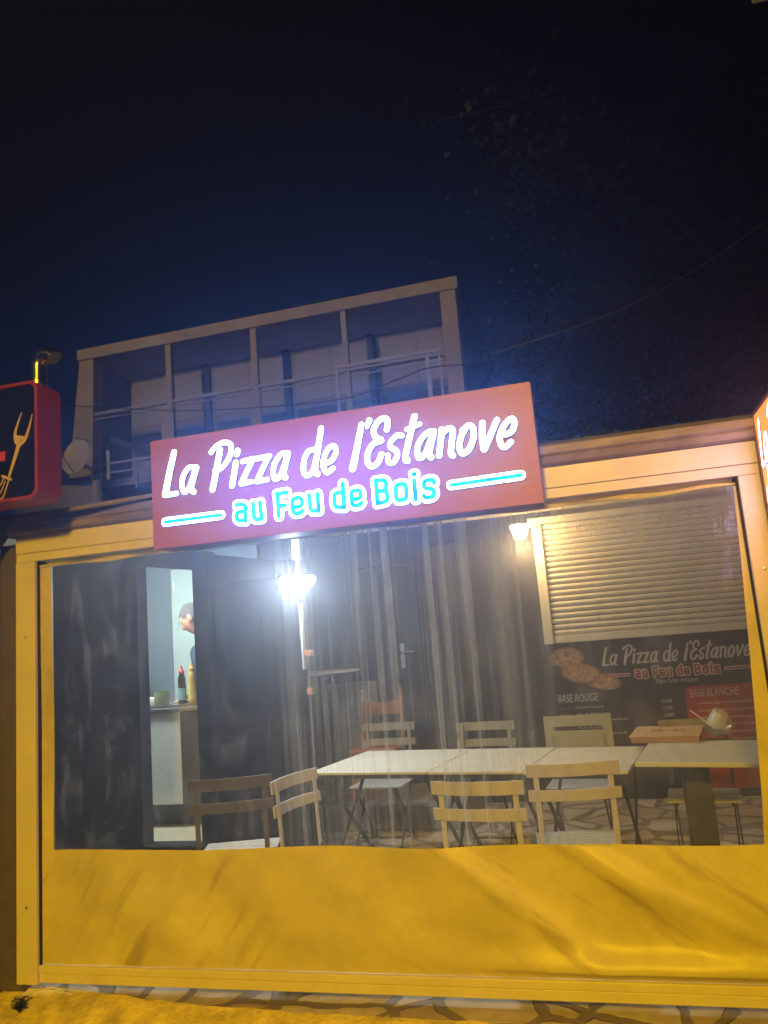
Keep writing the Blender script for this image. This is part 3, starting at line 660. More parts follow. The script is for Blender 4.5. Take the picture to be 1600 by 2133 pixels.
PF = [(.030, 0), (.034, .02), (.034, .1), (.034, .5), (.033, .62), (.030, .68), (.033, .74), (.030, .86), (.022, .95), (.020, 1)]
bottle((380, 1455), .245, mat('brown_sauce', (.02, .012, .010), .15, spec=.8), mat('red_cap', (.6, .02, .03), .35), 'dark sauce bottle with red nozzle cap and pale blue label', 'bottle', PF, mat('label_blue', (.25, .42, .50), .5, var=.2))
bottle((401, 1446), .265, mat('mustard_sauce', (.75, .48, .12), .3, var=0), mat('orange_cap', (.85, .35, .02), .35), 'yellow mustard bottle with an orange nozzle cap', 'bottle', PF, mat('label_yellow', (.72, .62, .16), .5, var=.2))
q = onc(337, 1457); t = thing('food_tin', 'open yellow and green tin can on the counter', 'tin', tuple(q))
p = MB(); p.lathe([(.060, 0), (.062, .003), (.062, .105)], q, 28); tb0 = p.build('tin_body', mat('tin_yellow', (.55, .50, .03), .35, var=0, col2=(.32, .40, .38), scale=14), t, smooth=True)
p = MB(); p.lathe([(.0635, .105), (.0645, .108), (.0635, .112), (.058, .112), (.058, .100)], q, 28); p.build('rim', mat('tin_green', (.12, .35, .08), .35), tb0)
q = onc(315, 1448); t = thing('food_tray', 'white lidded food tray lying behind the yellow tin', 'tray', tuple(q))
p = MB(); Mx = Matrix.Translation(q); p.box(-.13, .06, -.01, .16, 0, .035, Mx); p.build('tray_body', mat('tray_grey', (.5, .5, .45), .5), t, bevel=.004)
p = MB(); p.box(-.135, .05, .0, .165, .036, .060, Mx); p.build('lid', mat('white_plastic', (.8, .8, .78), .4), t, bevel=.004)
q = onc(360, 1452)+Vector((.02, .10, 0)); p = MB(); p.box(-.05, .06, -.03, .04, 0, .022, Matrix.Translation(q)); tag(p.build('butter_block', mat('butter', (.8, .68, .25), .5), bevel=.005), 'flat yellow pack between the tin and the dark bottle', 'food pack')
q = onc(412, 1440)+Vector((.03, .02, 0)); p = MB(); p.lathe([(.03, 0), (.036, .09), (.038, .095), (.034, .095), (.028, .01)], q, 20); tag(p.build('white_cup', MATS['white_plastic'], smooth=True), 'white cup half hidden behind the mustard bottle', 'cup')
# wall tap
q = at(302, 1418, 3.2); t = thing('wall_tap', 'chrome swivel tap on the kitchen wall left of the doorway', 'tap', tuple(q))
p = MB(); p.tube([q+Vector((-.05, .09, 0)), q, q+Vector((0, -.06, 0)), q+Vector((.1, -.1, .0))], .016, 10); p.lathe([(.03, 0), (.03, .012)], q+Vector((-.05, .09, 0)), 16, Matrix.Rotation(PI/2, 4, 'X')); p.build('tap_body', STEEL, t, smooth=True)
p = MB(); p.bar(q+Vector((0, -.03, .02)), q+Vector((.13, -.12, .085)), .018, .008); p.build('lever', STEEL, t)

# ------------------------------------------------------------------ person
SKIN = mat('skin', (.72, .34, .20), .5, var=.08, scale=30); HAIR = mat('hair_grey', (.13, .115, .11), .8, var=.35, scale=60); SHIRT = mat('shirt_navy', (.04, .065, .105), .8, var=.2, scale=20)
HC = at(402, 1290, 2.72)+Vector((0, 0, 0))
pr = thing('person', 'person with short greying hair in a dark blue top bending over behind the counter', 'person', (HC.x+.35, 2.75, .17))
Mh = Matrix.Translation(HC+Vector((0, 0, .01))) @ Matrix.Diagonal((1.13, 1.05, 1.13, 1)) @ Matrix.Rotation(PI, 4, 'Z') @ Matrix.Rotation(math.radians(30), 4, 'Y')
def sstep(a, b, x): t = max(0, min(1, (x-a)/(b-a))); return t*t*(3-2*t)
def head_r(d):
    x, y, z = d; sc_v = Vector((.098*x, .076*y, .118*z))
    f = sc_v.copy()
    if z < 0: k = 1-.30*sstep(0, -1, z); f.y *= k; f.x *= (1-.18*sstep(-.2, -1, z)) if x < 0 else 1
    if x > 0:
        g = lambda y0, z0, sy_, sz_: math.exp(-((y-y0)/sy_)**2-((z-z0)/sz_)**2)
        f.x += .024*g(0, -.22, .16, .16)+.012*g(0, -.05, .12, .18)-.010*(g(.32, .02, .16, .12)+g(-.32, .02, .16, .12))+.006*g(0, .18, .6, .10)
        f.x += .008*g(0, -.52, .25, .07)+.006*g(0, -.66, .25, .06)-.004*g(0, -.59, .3, .03)+.016*g(0, -.88, .35, .16)
        f.x += .004*(g(.3, -.25, .2, .2)+g(-.3, -.25, .2, .2))
    return f
# body grown as one surface with a skin modifier, head joined to it
def person():
    me = bpy.data.meshes.new('body'); sh = Vector((HC.x+.045, 2.86, 1.54)); hip = Vector((HC.x+.10, 2.90, 1.08))
    V = {'hip': (hip, .16), 'waist': (hip.lerp(sh, .35)+Vector((0, 0, .02)), .14), 'chest': (hip.lerp(sh, .75)+Vector((.0, 0, .02)), .19), 'neckb': (sh+Vector((.045, 0, .06)), .07), 'neck': (HC+Vector((.075, 0, -.05)), .056), 'skull': (HC+Vector((.03, 0, -.01)), .05),
         'sl': (sh+Vector((0, .17, 0)), .07), 'el': (sh+Vector((-.10, .24, -.27)), .047), 'wl': (sh+Vector((-.30, .16, -.42)), .028), 'pl': (sh+Vector((-.37, .14, -.435)), .026),
         'sr': (sh+Vector((0, -.17, 0)), .07), 'er': (sh+Vector((.08, -.21, -.28)), .047), 'wr': (sh+Vector((-.02, -.12, -.44)), .028), 'pr': (sh+Vector((-.09, -.10, -.46)), .026),
         'hl': (hip+Vector((0, .10, -.05)), .11), 'kl': (hip+Vector((-.06, .10, -.48)), .065), 'al': (Vector((hip.x+.02, hip.y+.10, .25)), .045), 'fl': (Vector((hip.x-.16, hip.y+.11, .21)), .035),
         'hr': (hip+Vector((0, -.10, -.05)), .11), 'kr': (hip+Vector((-.03, -.10, -.48)), .065), 'ar': (Vector((hip.x+.05, hip.y-.10, .25)), .045), 'fr': (Vector((hip.x-.13, hip.y-.11, .21)), .035)}
    E_ = ['hip waist', 'waist chest', 'chest neckb', 'neckb neck', 'neck skull', 'chest sl', 'sl el', 'el wl', 'wl pl', 'chest sr', 'sr er', 'er wr', 'wr pr', 'hip hl', 'hl kl', 'kl al', 'al fl', 'hip hr', 'hr kr', 'kr ar', 'ar fr']
    for s_ in ('l', 'r'):
        pc = V['p'+s_][0]; sg = 1 if s_ == 'l' else -1
        for i in range(4):
            o = Vector((-.03, sg*(.022-.015*i), -.004)); L = (.030, .034, .032, .025)[i]
            a = 'f%s%da' % (s_, i); b = 'f%s%db' % (s_, i); c_ = 'f%s%dc' % (s_, i)
            V[a] = (pc+o, .010); V[b] = (pc+o+Vector((-L, 0, -.004)), .009); V[c_] = (pc+o+Vector((-L*1.7, 0, -.02)), .008); E_ += ['p%s %s' % (s_, a), a+' '+b, b+' '+c_]
        V['t'+s_+'a'] = (pc+Vector((-.005, -sg*.032, -.006)), .011); V['t'+s_+'b'] = (pc+Vector((-.035, -sg*.045, -.014)), .009); E_ += ['p%s t%sa' % (s_, s_), 't%sa t%sb' % (s_, s_)]
    names = list(V); idx = {n_: i for i, n_ in enumerate(names)}
    me.from_pydata([tuple(V[n_][0]) for n_ in names], [tuple(idx[a] for a in e_.split()) for e_ in E_], [])
    o = bpy.data.objects.new('body', me); COL.objects.link(o)
    sk = o.modifiers.new('skin', 'SKIN'); sub = o.modifiers.new('sub', 'SUBSURF'); sub.levels = 2; sub.render_levels = 2
    for i, n_ in enumerate(names): me.skin_vertices[0].data[i].radius = (V[n_][1], V[n_][1]); me.skin_vertices[0].data[i].use_root = (n_ == 'hip')
    dg = bpy.context.evaluated_depsgraph_get(); m2 = bpy.data.meshes.new_from_object(o.evaluated_get(dg)); bpy.data.objects.remove(o)
    bm = bmesh.new(); bm.from_mesh(m2); skin_me = bm.copy()
    # clothes: copy of torso, arms and legs pushed out; skin stays on head, neck, hands
    def cut(bmx, keep):
        bad = [f for f in bmx.faces if not keep(f.calc_center_median())]; bmesh.ops.delete(bmx, geom=bad, context='FACES')
    neckp = V['neckb'][0]; neckd = (V['neck'][0]-neckp).normalized()
    wl, wr = V['wl'][0], V['wr'][0]
    def clothed(c_):
        if (c_-neckp).dot(neckd) > .045 and c_.z > 1.62: return False
        if (c_-wl).length < .06 and c_.x < wl.x or (c_-wr).length < .06 and c_.x < wr.x: return False
        if c_.x < wl.x-.01 and c_.z < 1.35 and c_.z > 1.0: return False
        if (c_-wr).length < .13 and c_.x < wr.x: return False
        return True
    cb_ = bm.copy(); cb_.normal_update()
    for v in cb_.verts: v.co += v.normal*.008
    top = cb_.copy(); cut(top, lambda c_: clothed(c_) and c_.z > 1.12); leg = cb_.copy(); cut(leg, lambda c_: c_.z <= 1.12 and c_.z > .27 and c_.x > HC.x+.02)
    s1 = cb_.copy(); cut(s1, lambda c_: c_.z <= .27 and c_.y > hip.y); s2 = cb_.copy(); cut(s2, lambda c_: c_.z <= .27 and c_.y <= hip.y)
    for bb, nm, mm in ((top, 'sweater', SHIRT), (leg, 'trousers', DARKG), (s1, 'shoe', BLACK), (s2, 'shoe', BLACK)):
        if nm != 'sweater':      # keep only the real limbs, not cut-off crumbs
            left = set(bb.verts); isl = []
            while left:
                st_ = [left.pop()]; grp = set(st_)
                while st_:
                    for e_ in st_.pop().link_edges:
                        for v_ in e_.verts:
                            if v_ not in grp: grp.add(v_); left.discard(v_); st_.append(v_)
                isl.append(grp)
            isl.sort(key=len, reverse=True)
            for g_ in isl[(1 if nm == 'shoe' else 2):]: bmesh.ops.delete(bb, geom=list(g_), context='VERTS')
        me_ = bpy.data.meshes.new(nm); bb.to_mesh(me_); me_.materials.append(mm); oo = bpy.data.objects.new(nm, me_); COL.objects.link(oo); put(oo, pr)
        for p_ in me_.polygons: p_.use_smooth = True
    # head vertices appended to the body mesh
    nu, nv = 48, 36; rows = []
    for j in range(1, nv):
        th = PI*j/nv; rows.append([bm.verts.new(Mh @ head_r(Vector((math.sin(th)*math.cos(2*PI*i/nu), math.sin(th)*math.sin(2*PI*i/nu), math.cos(th))))) for i in range(nu)])
    tp = bm.verts.new(Mh @ head_r(Vector((0, 0, 1)))); bt = bm.verts.new(Mh @ head_r(Vector((0, 0, -1))))
    for a, b in zip(rows, rows[1:]):
        for i in range(nu): bm.faces.new((a[i], b[i], b[(i+1) % nu], a[(i+1) % nu]))
    for i in range(nu): bm.faces.new((tp, rows[0][i], rows[0][(i+1) % nu])); bm.faces.new((bt, rows[-1][(i+1) % nu], rows[-1][i]))
    for sg in (1, -1):      # ears
        ec = Vector((-.008, sg*.074, -.008)); ring = []
        for k in range(3):
            rr = (.030, .033, .024)[k]; ring.append([bm.verts.new(Mh @ (ec+Vector((math.cos(a)*rr*.62-.004*k, sg*(.0+.010*k), math.sin(a)*rr)))) for a in [2*PI*i/14 for i in range(14)]])
        for a, b in zip(ring, ring[1:]):
            for i in range(14): bm.faces.new((a[i], a[(i+1) % 14], b[(i+1) % 14], b[i]))
        bm.faces.new(ring[-1])
    bmesh.ops.recalc_face_normals(bm, faces=bm.faces); mo = bpy.data.meshes.new('body'); bm.to_mesh(mo); mo.materials.append(SKIN)
    ob = bpy.data.objects.new('body', mo); COL.objects.link(ob); put(ob, pr)
    for p_ in mo.polygons: p_.use_smooth = True
    # hair
    hb = bmesh.new(); hv = {}
    for j in range(0, nv+1):
        th = PI*j/nv
        for i in range(nu):
            d = Vector((math.sin(th)*math.cos(2*PI*i/nu), math.sin(th)*math.sin(2*PI*i/nu), math.cos(th))); r = head_r(d); hv[i, j] = (d, hb.verts.new(Mh @ (r*1.05+Vector((0, 0, .003))+r.normalized()*.004*noise.noise(d*9))))
    for j in range(nv):
        for i in range(nu):
            d = hv[i, j][0]
            line = .52 if d.x > .55 else (.18 if d.x > .25 else (.02 if d.x > .0 else -.45))
            if d.z > line+.05*math.sin(i*1.7):
                vs = [hv[i, j][1], hv[i, j+1][1], hv[(i+1) % nu, j+1][1], hv[(i+1) % nu, j][1]]
                try: hb.faces.new(vs)
                except Exception: pass
    bmesh.ops.delete(hb, geom=[v for v in hb.verts if not v.link_faces], context='VERTS')
    mh_ = bpy.data.meshes.new('hair'); hb.to_mesh(mh_); mh_.materials.append(HAIR); oh = bpy.data.objects.new('hair', mh_); COL.objects.link(oh); put(oh, pr)
    # eyes, brows, collar, glasses
    for sg in (1, -1): EY = MB(); EY.lathe([(.002, -.010), (.009, -.006), (.011, 0), (.009, .006), (.002, .010)], Mh @ Vector((.078, sg*.030, .002)), 12); EY.build('eye', mat('eye_dark', (.10, .08, .07), .2), pr)
    gsx = MB()
    for sg in (1, -1):
        gsx.tube([Mh @ Vector((.108, sg*.033+.022*math.cos(a), .018+.016*math.sin(a))) for a in [2*PI*k/14 for k in range(15)]], .0016, 6)
        gsx.tube([Mh @ Vector((.106, sg*.055, .022)), Mh @ Vector((.05, sg*.078, .022)), Mh @ Vector((-.01, sg*.084, .016))], .0015, 6)
    gsx.build('glasses', STEEL, pr)
    col_ = MB(); nk = V['neckb'][0]+neckd*.055; Mc = neckd.to_track_quat('Z', 'Y').to_matrix().to_4x4()
    col_.lathe([(.066, -.02), (.070, .0), (.066, .024), (.060, .026), (.060, -.015)], nk, 20, Mc); col_.build('shirt_collar', mat('white_cloth', (.7, .72, .7), .8), pr, smooth=True)
person()

# ================================================================== LAMPS
# twin globe lamp on conduit
LY = KY-.10; lc = at(620, 1214, LY)
tl = thing('twin_wall_lamp', 'glaring white twin globe lamp hanging from a white conduit', 'lamp', tuple(lc))
G1 = emis('lamp_cool', (.85, .95, 1), 60)
for px, rot in ((602, .10), (638, -.10)):
    q = at(px, 1212, LY); p = MB(); p.lathe([(.004, -.040), (.035, -.034), (.062, -.014), (.070, .006), (.052, .030), (.026, .042), (.004, .044)], q, 24, Matrix.Rotation(rot*3, 4, 'Y')); p.build('lamp_globe', G1, tl, smooth=True)
q = at(608, 1118, LY); q2 = at(612, 1165, LY); p = MB(); p.box(q2.x-.01, q2.x+.035, LY, LY+.05, q2.z, q.z+.12); p.box(lc.x-.008, lc.x+.012, LY+.01, LY+.03, lc.z+.02, q2.z+.01); p.box(q2.x+.0, q2.x+.03, LY-.01, LY-.001, q2.z+.03, q2.z+.10)
p.build('conduit', mat('white_plastic', (.8, .8, .78), .4), tl, bevel=.003)
p = MB(); p.box(lc.x-.012, lc.x+.012, LY-.01, KY-.012, lc.z-.012, lc.z+.012); p.tube([(lc.x, LY, lc.z-.02), (lc.x, LY, lc.z-.075)], .014, 10); p.build('lamp_bracket', DARKG, tl)
lamp('twin_lamp_light', 'POINT', (lc.x, LY-.11, lc.z-.02), 85, (.74, .87, 1), shadow_soft_size=.06, parent=tl)
# warm lamp by the shutter
wc = at(1083, 1108, BY-.22)
wl_ = thing('warm_wall_lamp', 'glowing warm bucket-shaped lamp at the top left of the shutter', 'lamp', tuple(wc))
p = MB(); p.lathe([(.003, -.07), (.052, -.068), (.058, -.05), (.090, .05), (.086, .066), (.004, .070)], wc, 28); p.build('lamp_shade', emis('lamp_warm', (1, .82, .50), 12), wl_, smooth=True)
p = MB(); p.tube([wc+Vector((.07, 0, .04)), wc+Vector((.13, .05, .045)), wc+Vector((.15, .14, .03))], .009, 8); p.box(wc.x+.12, wc.x+.17, BY-.082, BY-.0775, wc.z-.05, wc.z+.08); p.build('lamp_arm', mat('lamp_metal', (.6, .5, .35), .4, .6), wl_)
lamp('warm_lamp_light', 'POINT', (wc.x, wc.y-.02, wc.z-.13), 30, (1, .64, .28), shadow_soft_size=.07, parent=wl_)
lamp('warm_lamp_light', 'POINT', (wc.x+.10, wc.y-.02, wc.z+.03), 11, (1, .62, .24), shadow_soft_size=.05, parent=wl_)

# ================================================================== BIG SIGN
bs = thing('illuminated_sign', 'long red light-box sign with glowing white and cyan lettering above the curtain', 'sign', (1.85, -.2, 2.2))
sx_l, sx_r = ORG.x, ORG.x+SW; q = at(318, 1145, SY); z_b, z_t = q.z, ORG.z
SM3 = lambda u, v, d: Vector((ORG.x+u, SY-d, ORG.z+v))
FACE = bpy.data.materials.new('sign_face'); FACE.use_nodes = True; n = FACE.node_tree; pb_ = n.nodes['Principled BSDF']
pb_.inputs['Base Color'].default_value = (.70, .27, .14, 1); pb_.inputs['Roughness'].default_value = .4
tl_ = n.nodes.new('ShaderNodeBsdfTranslucent'); tl_.inputs[0].default_value = (.70, .50, .90, 1); mx_ = n.nodes.new('ShaderNodeMixShader'); mx_.inputs[0].default_value = .45
n.links.new(pb_.outputs[0], mx_.inputs[1]); n.links.new(tl_.outputs[0], mx_.inputs[2]); n.links.new(mx_.outputs[0], n.nodes['Material Output'].inputs[0])
p = MB(); p.box(sx_l, sx_r, SY, SY+.010, z_b, z_t); p.build('face_panel', FACE, bs, bevel=.002)
SB = mat('sign_body', (.24, .13, .11), .45, var=.1)
p = MB(); yb_ = SY+.16
p.box(sx_l+.003, sx_r-.003, yb_-.008, yb_, z_b+.003, z_t-.003); p.box(sx_l+.003, sx_r-.003, SY+.0105, yb_-.0085, z_t-.010, z_t-.003); p.box(sx_l+.003, sx_r-.003, SY+.0105, yb_-.0085, z_b+.003, z_b+.010)
p.box(sx_l+.003, sx_l+.010, SY+.0105, yb_-.0085, z_b+.0105, z_t-.0105); p.box(sx_r-.010, sx_r-.003, SY+.0105, yb_-.0085, z_b+.0105, z_t-.0105); p.build('box_body', SB, bs)
for fx, fz, w_, e_ in ((.46, .34, .85, 5), (.42, .60, .6, 2)):
    o = lamp('sign_tube', 'AREA', ((sx_l+(sx_r-sx_l)*fx), SY+.135, z_b+(z_t-z_b)*fz), e_, (.32, .34, 1), shape='RECTANGLE', size=w_, size_y=.05, look=((sx_l+(sx_r-sx_l)*fx), SY-1, z_b+(z_t-z_b)*fz), parent=bs)
for x in (sx_l+.35, sx_r-.35):
    p = MB(); p.box(x-.02, x+.02, SY+.161, -.101, 2.2, 2.26); p.box(x-.02, x+.02, SY+.161, -.055, 2.12, 2.16); p.build('mounting_bracket', STEEL, bs)
EDG = mat('letter_edge', (.5, .5, .55), .5)
LET = emis('letter_white', (.14, .32, 1.0), 56)
p = MB(); strokes_mesh(p, get_strokes('script', .94), SM3, .003, .0002, .0102); p.build('script_lettering', (LET, EDG), bs, recalc=False)
p = MB(); strokes_mesh(p, get_strokes('outline'), SM3, .0015, .00008, .0102); p.build('letter_outline', (LET, EDG), bs, recalc=False)
CY_ = bpy.data.materials.new('letter_cyan'); CY_.use_nodes = True; n = CY_.node_tree; n.nodes.clear()
out = n.nodes.new('ShaderNodeOutputMaterial'); e1 = n.nodes.new('ShaderNodeEmission'); e1.inputs[1].default_value = 1.25
co = n.nodes.new('ShaderNodeTexCoord'); no = n.nodes.new('ShaderNodeTexNoise'); no.inputs['Scale'].default_value = 9; n.links.new(co.outputs['Object'], no.inputs['Vector'])
r = n.nodes.new('ShaderNodeValToRGB'); r.color_ramp.elements[0].position = .33; r.color_ramp.elements[0].color = (.0, .34, .85, 1); r.color_ramp.elements[1].position = .5; r.color_ramp.elements[1].color = (0, .88, .92, 1)
n.links.new(no.outputs['Fac'], r.inputs[0]); n.links.new(r.outputs[0], e1.inputs[0]); n.links.new(e1.outputs[0], out.inputs[0])
for wd_ in WORDS: p = MB(); strokes_mesh(p, get_strokes('block', 1, wd_), SM3, .006, .0001, .0102); p.build('block_word', (CY_, EDG), bs, recalc=False)

for k in (0, 1):
    p = MB(); strokes_mesh(p, get_strokes('line_out')[k:k+1], SM3, .0015, 0, .0102); p.build('line_outline', (LET, EDG), bs, recalc=False)
    p = MB(); strokes_mesh(p, get_strokes('line_in')[k:k+1], SM3, .004, 0, .0102); p.build('cyan_line', (CY_, EDG), bs, recalc=False)

# right-hand sign, perpendicular to the front
RX = 3.669
rsn = thing('corner_sign', 'orange lit sign with white letters at the right edge, seen almost edge-on', 'sign', (RX, -.5, 2.0))
rz1_, rz0_ = 2.295, 1.60
p = MB(); p.box(RX, RX+.012, -1.15, -.105, rz0_, rz1_-.016); p.build('face_panel', mat('sign_orange', (.7, .28, .08), .4, emit=(1, .30, .045), es=1.35), rsn)
p = MB(); p.box(RX-.004, RX+.12, -.103, -.088, rz0_-.01, rz1_); p.box(RX-.004, RX+.12, -1.165, -.104, rz1_-.015, rz1_); p.box(RX-.004, RX+.12, -1.165, -.104, rz0_-.01, rz0_-.001); p.box(RX+.0125, RX+.12, -1.15, -.105, rz0_, rz1_-.016); p.build('box_body', MATS['sign_body'], rsn)
def rmap(sc, oy, oz): return lambda u, v, d: Vector((RX-d, oy-u*sc, oz+v*sc))
def sub(i0, i1, wscale=1):
    S = []
    for ch, o, L in SCRIPT[i0:i1]:
        for P, wd, tp in L: S.append(([loc2(o, p) for p in P], unit(wd)*wscale, 's' if len(P) > 2 else 'l', tp))
    x0 = min(p[0] for s_ in S for p in s_[0]); z0 = min(p[1] for s_ in S for p in s_[0]); return [([(p[0]-x0, p[1]-z0) for p in s_[0]],)+s_[1:] for s_ in S]
LET2 = emis('letter_pink', (.85, .55, 1.0), 12)
p = MB(); strokes_mesh(p, sub(0, 7, .8), rmap(.88, -.155, 2.06), .006, .0002, .001); strokes_mesh(p, sub(7, 19, .8), rmap(.82, -.155, 1.875), .006, .0002, .001); p.build('script_lettering', (LET2, EDG), rsn, recalc=False)
def bl(x): return lambda: x
S = [([(p[0]-.35, p[1]+.42) for p in s_[0]],)+s_[1:] for s_ in get_strokes('outline')]; p = MB(); strokes_mesh(p, S, rmap(.8, -.15, 1.72), .003, .00008, .001); p.build('letter_outline', (LET2, EDG), rsn, recalc=False)
for wd_ in WORDS: S = [([(p[0]-.35, p[1]+.42) for p in s_[0]],)+s_[1:] for s_ in get_strokes('block', 1, wd_)]; p = MB(); strokes_mesh(p, S, rmap(.8, -.15, 1.72), .008, .00008, .001); p.build('block_word', emis('letter_blue', (.03, .10, .8), 1), rsn, recalc=False)

# left sign with barbecue fork ---------------------------------------
FY = -.45
fs = thing('fork_sign', 'black rounded box sign with red rim and a yellow carving fork', 'sign', (0, -.4, 2.3))
fxr, fz1, fz0 = .50, 2.865, 2.285
def rrect(x0, x1, z0, z1, r, y, n=6):
    P = []
    for cx, cz, a0 in ((x1-r, z1-r, 0), (x0+r, z1-r, PI/2), (x0+r, z0+r, PI), (x1-r, z0+r, 3*PI/2)):
        for k in range(n+1): a = a0+PI/2*k/n; P.append(Vector((cx+r*math.cos(a), y, cz+r*math.sin(a))))
    return P
REDB = mat('sign_red', (.32, .035, .04), .4, var=.15)
o1 = rrect(-.75, fxr, fz0, fz1, .05, FY); i1 = rrect(-.735, fxr-.016, fz0+.016, fz1-.016, .04, FY); o2 = rrect(-.75, fxr, fz0, fz1, .05, FY+.17); i2 = [v+Vector((0, .02, 0)) for v in i1]
p = MB(); n_ = len(o1); VV = [[p.bm.verts.new(v) for v in L] for L in (i2, i1, o1, o2)]
for a, b in zip(VV, VV[1:]):
    for k in range(n_): p.bm.faces.new((a[k], a[(k+1) % n_], b[(k+1) % n_], b[k]))
p.bm.faces.new(VV[3]); p.build('red_rim', REDB, fs, smooth=True)
p = MB(); p.poly([v+Vector((0, -.001, 0)) for v in i2]); p.build('black_face', mat('sign_black', (.006, .007, .012), .25), fs)
YF = mat('fork_yellow', (.62, .48, .24), .5)
CF = lambda p_: (lambda q: (q.x, q.z))(at(p_[0]/4.267, 700+p_[1]/4.267, FY+.015))
FM = lambda u, v, d: Vector((u, FY+.018-d, v))
wpx = .00235/4.267*1.0
fk = [([(192, 680), (160, 770), (135, 860), (140, 930), (165, 960)], 22, 's', (.3, 1.8)), ([(286, 692), (262, 800), (225, 910), (180, 960)], 22, 's', (.3, 1.8)), ([(135, 900), (200, 905), (215, 930)], 34, 's', None), ([(165, 930), (160, 990), (80, 1250)], 26, 's', (1.6, .8)), ([(22, 1245), (98, 1275)], 22, 'l', None)]
p = MB(); strokes_mesh(p, [([CF(a) for a in P], wd*wpx, k, tp) for P, wd, k, tp in fk], FM, .003, .0003)
S2 = [([(40, 1250), (0, 1330)], 12, 'l', None), ([(80, 1270), (40, 1400), (20, 1440), (-20, 1445)], 12, 's', None), ([(45, 1290), (15, 1370), (-20, 1430)], 10, 's', None)]
strokes_mesh(p, [([CF(a) for a in P], wd*wpx, k, tp) for P, wd, k, tp in S2], FM, .003, .0003); p.build('fork_emblem', YF, fs, recalc=False)
p = MB(); strokes_mesh(p, [([CF(a) for a in ((-260, 1110), (45, 1065))], 85*wpx, 'q', None)], FM, .003); p.build('red_lettering', mat('letter_red', (.6, .04, .04), .5), fs, recalc=False)
gq = at(88, 795, FY+.10)
gp = thing('chrome_pipe', 'shiny curved chrome flue pipe rising behind the black sign', 'pipe', tuple(gq))
p = MB(); yb = FY+.28; b0 = at(80, 800, yb); r0 = at(92, 800, yb).x-at(70, 800, yb).x
pts = [b0+Vector((0, 0, -.5)), b0, b0+Vector((0, 0, .09))]+[b0+Vector((.055-.055*math.cos(a), 0, .09+.06*math.sin(a))) for a in [PI*k/10 for k in range(1, 9)]]
p.tube(pts, .041, 20); p.build('bent_pipe', CHROME, gp, smooth=True)
p = MB(); p.tube([b0+Vector((0, 0, -.01)), b0+Vector((0, 0, .01))], .045, 20); p.build('collar', CHROME, gp)

# neighbouring shop edge on the left
nb = thing('neighbour_shopfront', 'grey post and canopy edge of the neighbouring shopfront', 'shopfront', (-.3, 0, 0))
p = MB(); p.box(-.10, .036, -.0, .25, -.05, 2.16); p.box(-.16, -.105, -.02, .25, -.05, 2.1); p.build('grey_post', mat('post_grey', (.13, .11, .10), .5, var=.25), nb, bevel=.004)
p = MB(); p.prism([(-1.5, -.17, 2.262), (.50, -.17, 2.262), (.95, -.11, 2.29), (.95, .02, 2.30), (-1.5, .02, 2.30)], (0, 0, .022)); p.build('canopy_edge', mat('canopy_grey', (.20, .18, .17), .45, var=.2), nb, bevel=.003)
p = MB(); p.box(-1.5, -.165, -.10, .0, -.05, 2.25); p.build('dark_front', DARKG, nb)
p = MB(); p.prism([(-.5, -.14, 2.255), (.02, -.14, 2.255), (.01, -.14, 2.20), (-.05, -.14, 2.13), (-.12, -.14, 2.10), (-.5, -.14, 2.09)], (0, .08, 0)); p.build('canopy_bracket', DARKG, nb)

# ================================================================== TABLES
def table(cx, cy, rz, wx, wy, z, name, label, first=False):
    t = thing(name, label, 'table', (cx, cy, -.05), 'folding tables pushed together in a row')
    M = Matrix.Translation((cx, cy, 0)) @ Matrix.Rotation(rz, 4, 'Z')
    p = MB(); p.box(-wx/2, wx/2, -wy/2, wy/2, z-.018, z, M); tt0 = p.build('tabletop', TABW, t, bevel=.005)
    p = MB(); p.box(-wx/2+.03, wx/2-.03, -wy/2+.03, -wy/2+.05, z-.045, z-.019, M); p.box(-wx/2+.03, wx/2-.03, wy/2-.05, wy/2-.03, z-.045, z-.019, M); p.box(-wx/2+.03, -wx/2+.05, -wy/2+.051, wy/2-.051, z-.045, z-.019, M); p.box(wx/2-.05, wx/2-.03, -wy/2+.051, wy/2-.051, z-.045, z-.019, M); p.build('frame', IRON, tt0)
    for sg in (1, -1):
        for fl in (1, -1):
            p = MB(); p.bar(M @ Vector((sg*(wx/2-.06), -fl*(wy/2-.1), z-.045)), M @ Vector((sg*(wx/2-.06-.012*fl), fl*(wy/2-.06), -.048)), .028, .012, M.to_3x3() @ Vector((1, 0, 0))); p.build('leg', IRON, t)
    return t
fl0, bl0 = atz(640, 1610, .70), atz(705, 1565, .70)
tz = .70; rz_t = -.155
lefts = [atz(640, 1610, tz), atz(890, 1607, tz), atz(1090, 1606, tz), atz(1308, 1606, tz)]
DY = .90
for i in range(3):
    a, b = lefts[i], lefts[i+1]; wx = (b-a).length-.003; mid = (a+b)/2; ang = math.atan2(b.y-a.y, b.x-a.x)
    d = Vector((-math.sin(rz_t), math.cos(rz_t), 0)); cxy = mid+d*DY/2
    table(cxy.x, cxy.y, rz_t, wx, DY, tz-.0015*i, 'folding_table', ['pale folding table at the left end of the row', 'pale folding table in the middle of the row', 'cream folding table behind the nearest chair, beside the pizza box'][i])
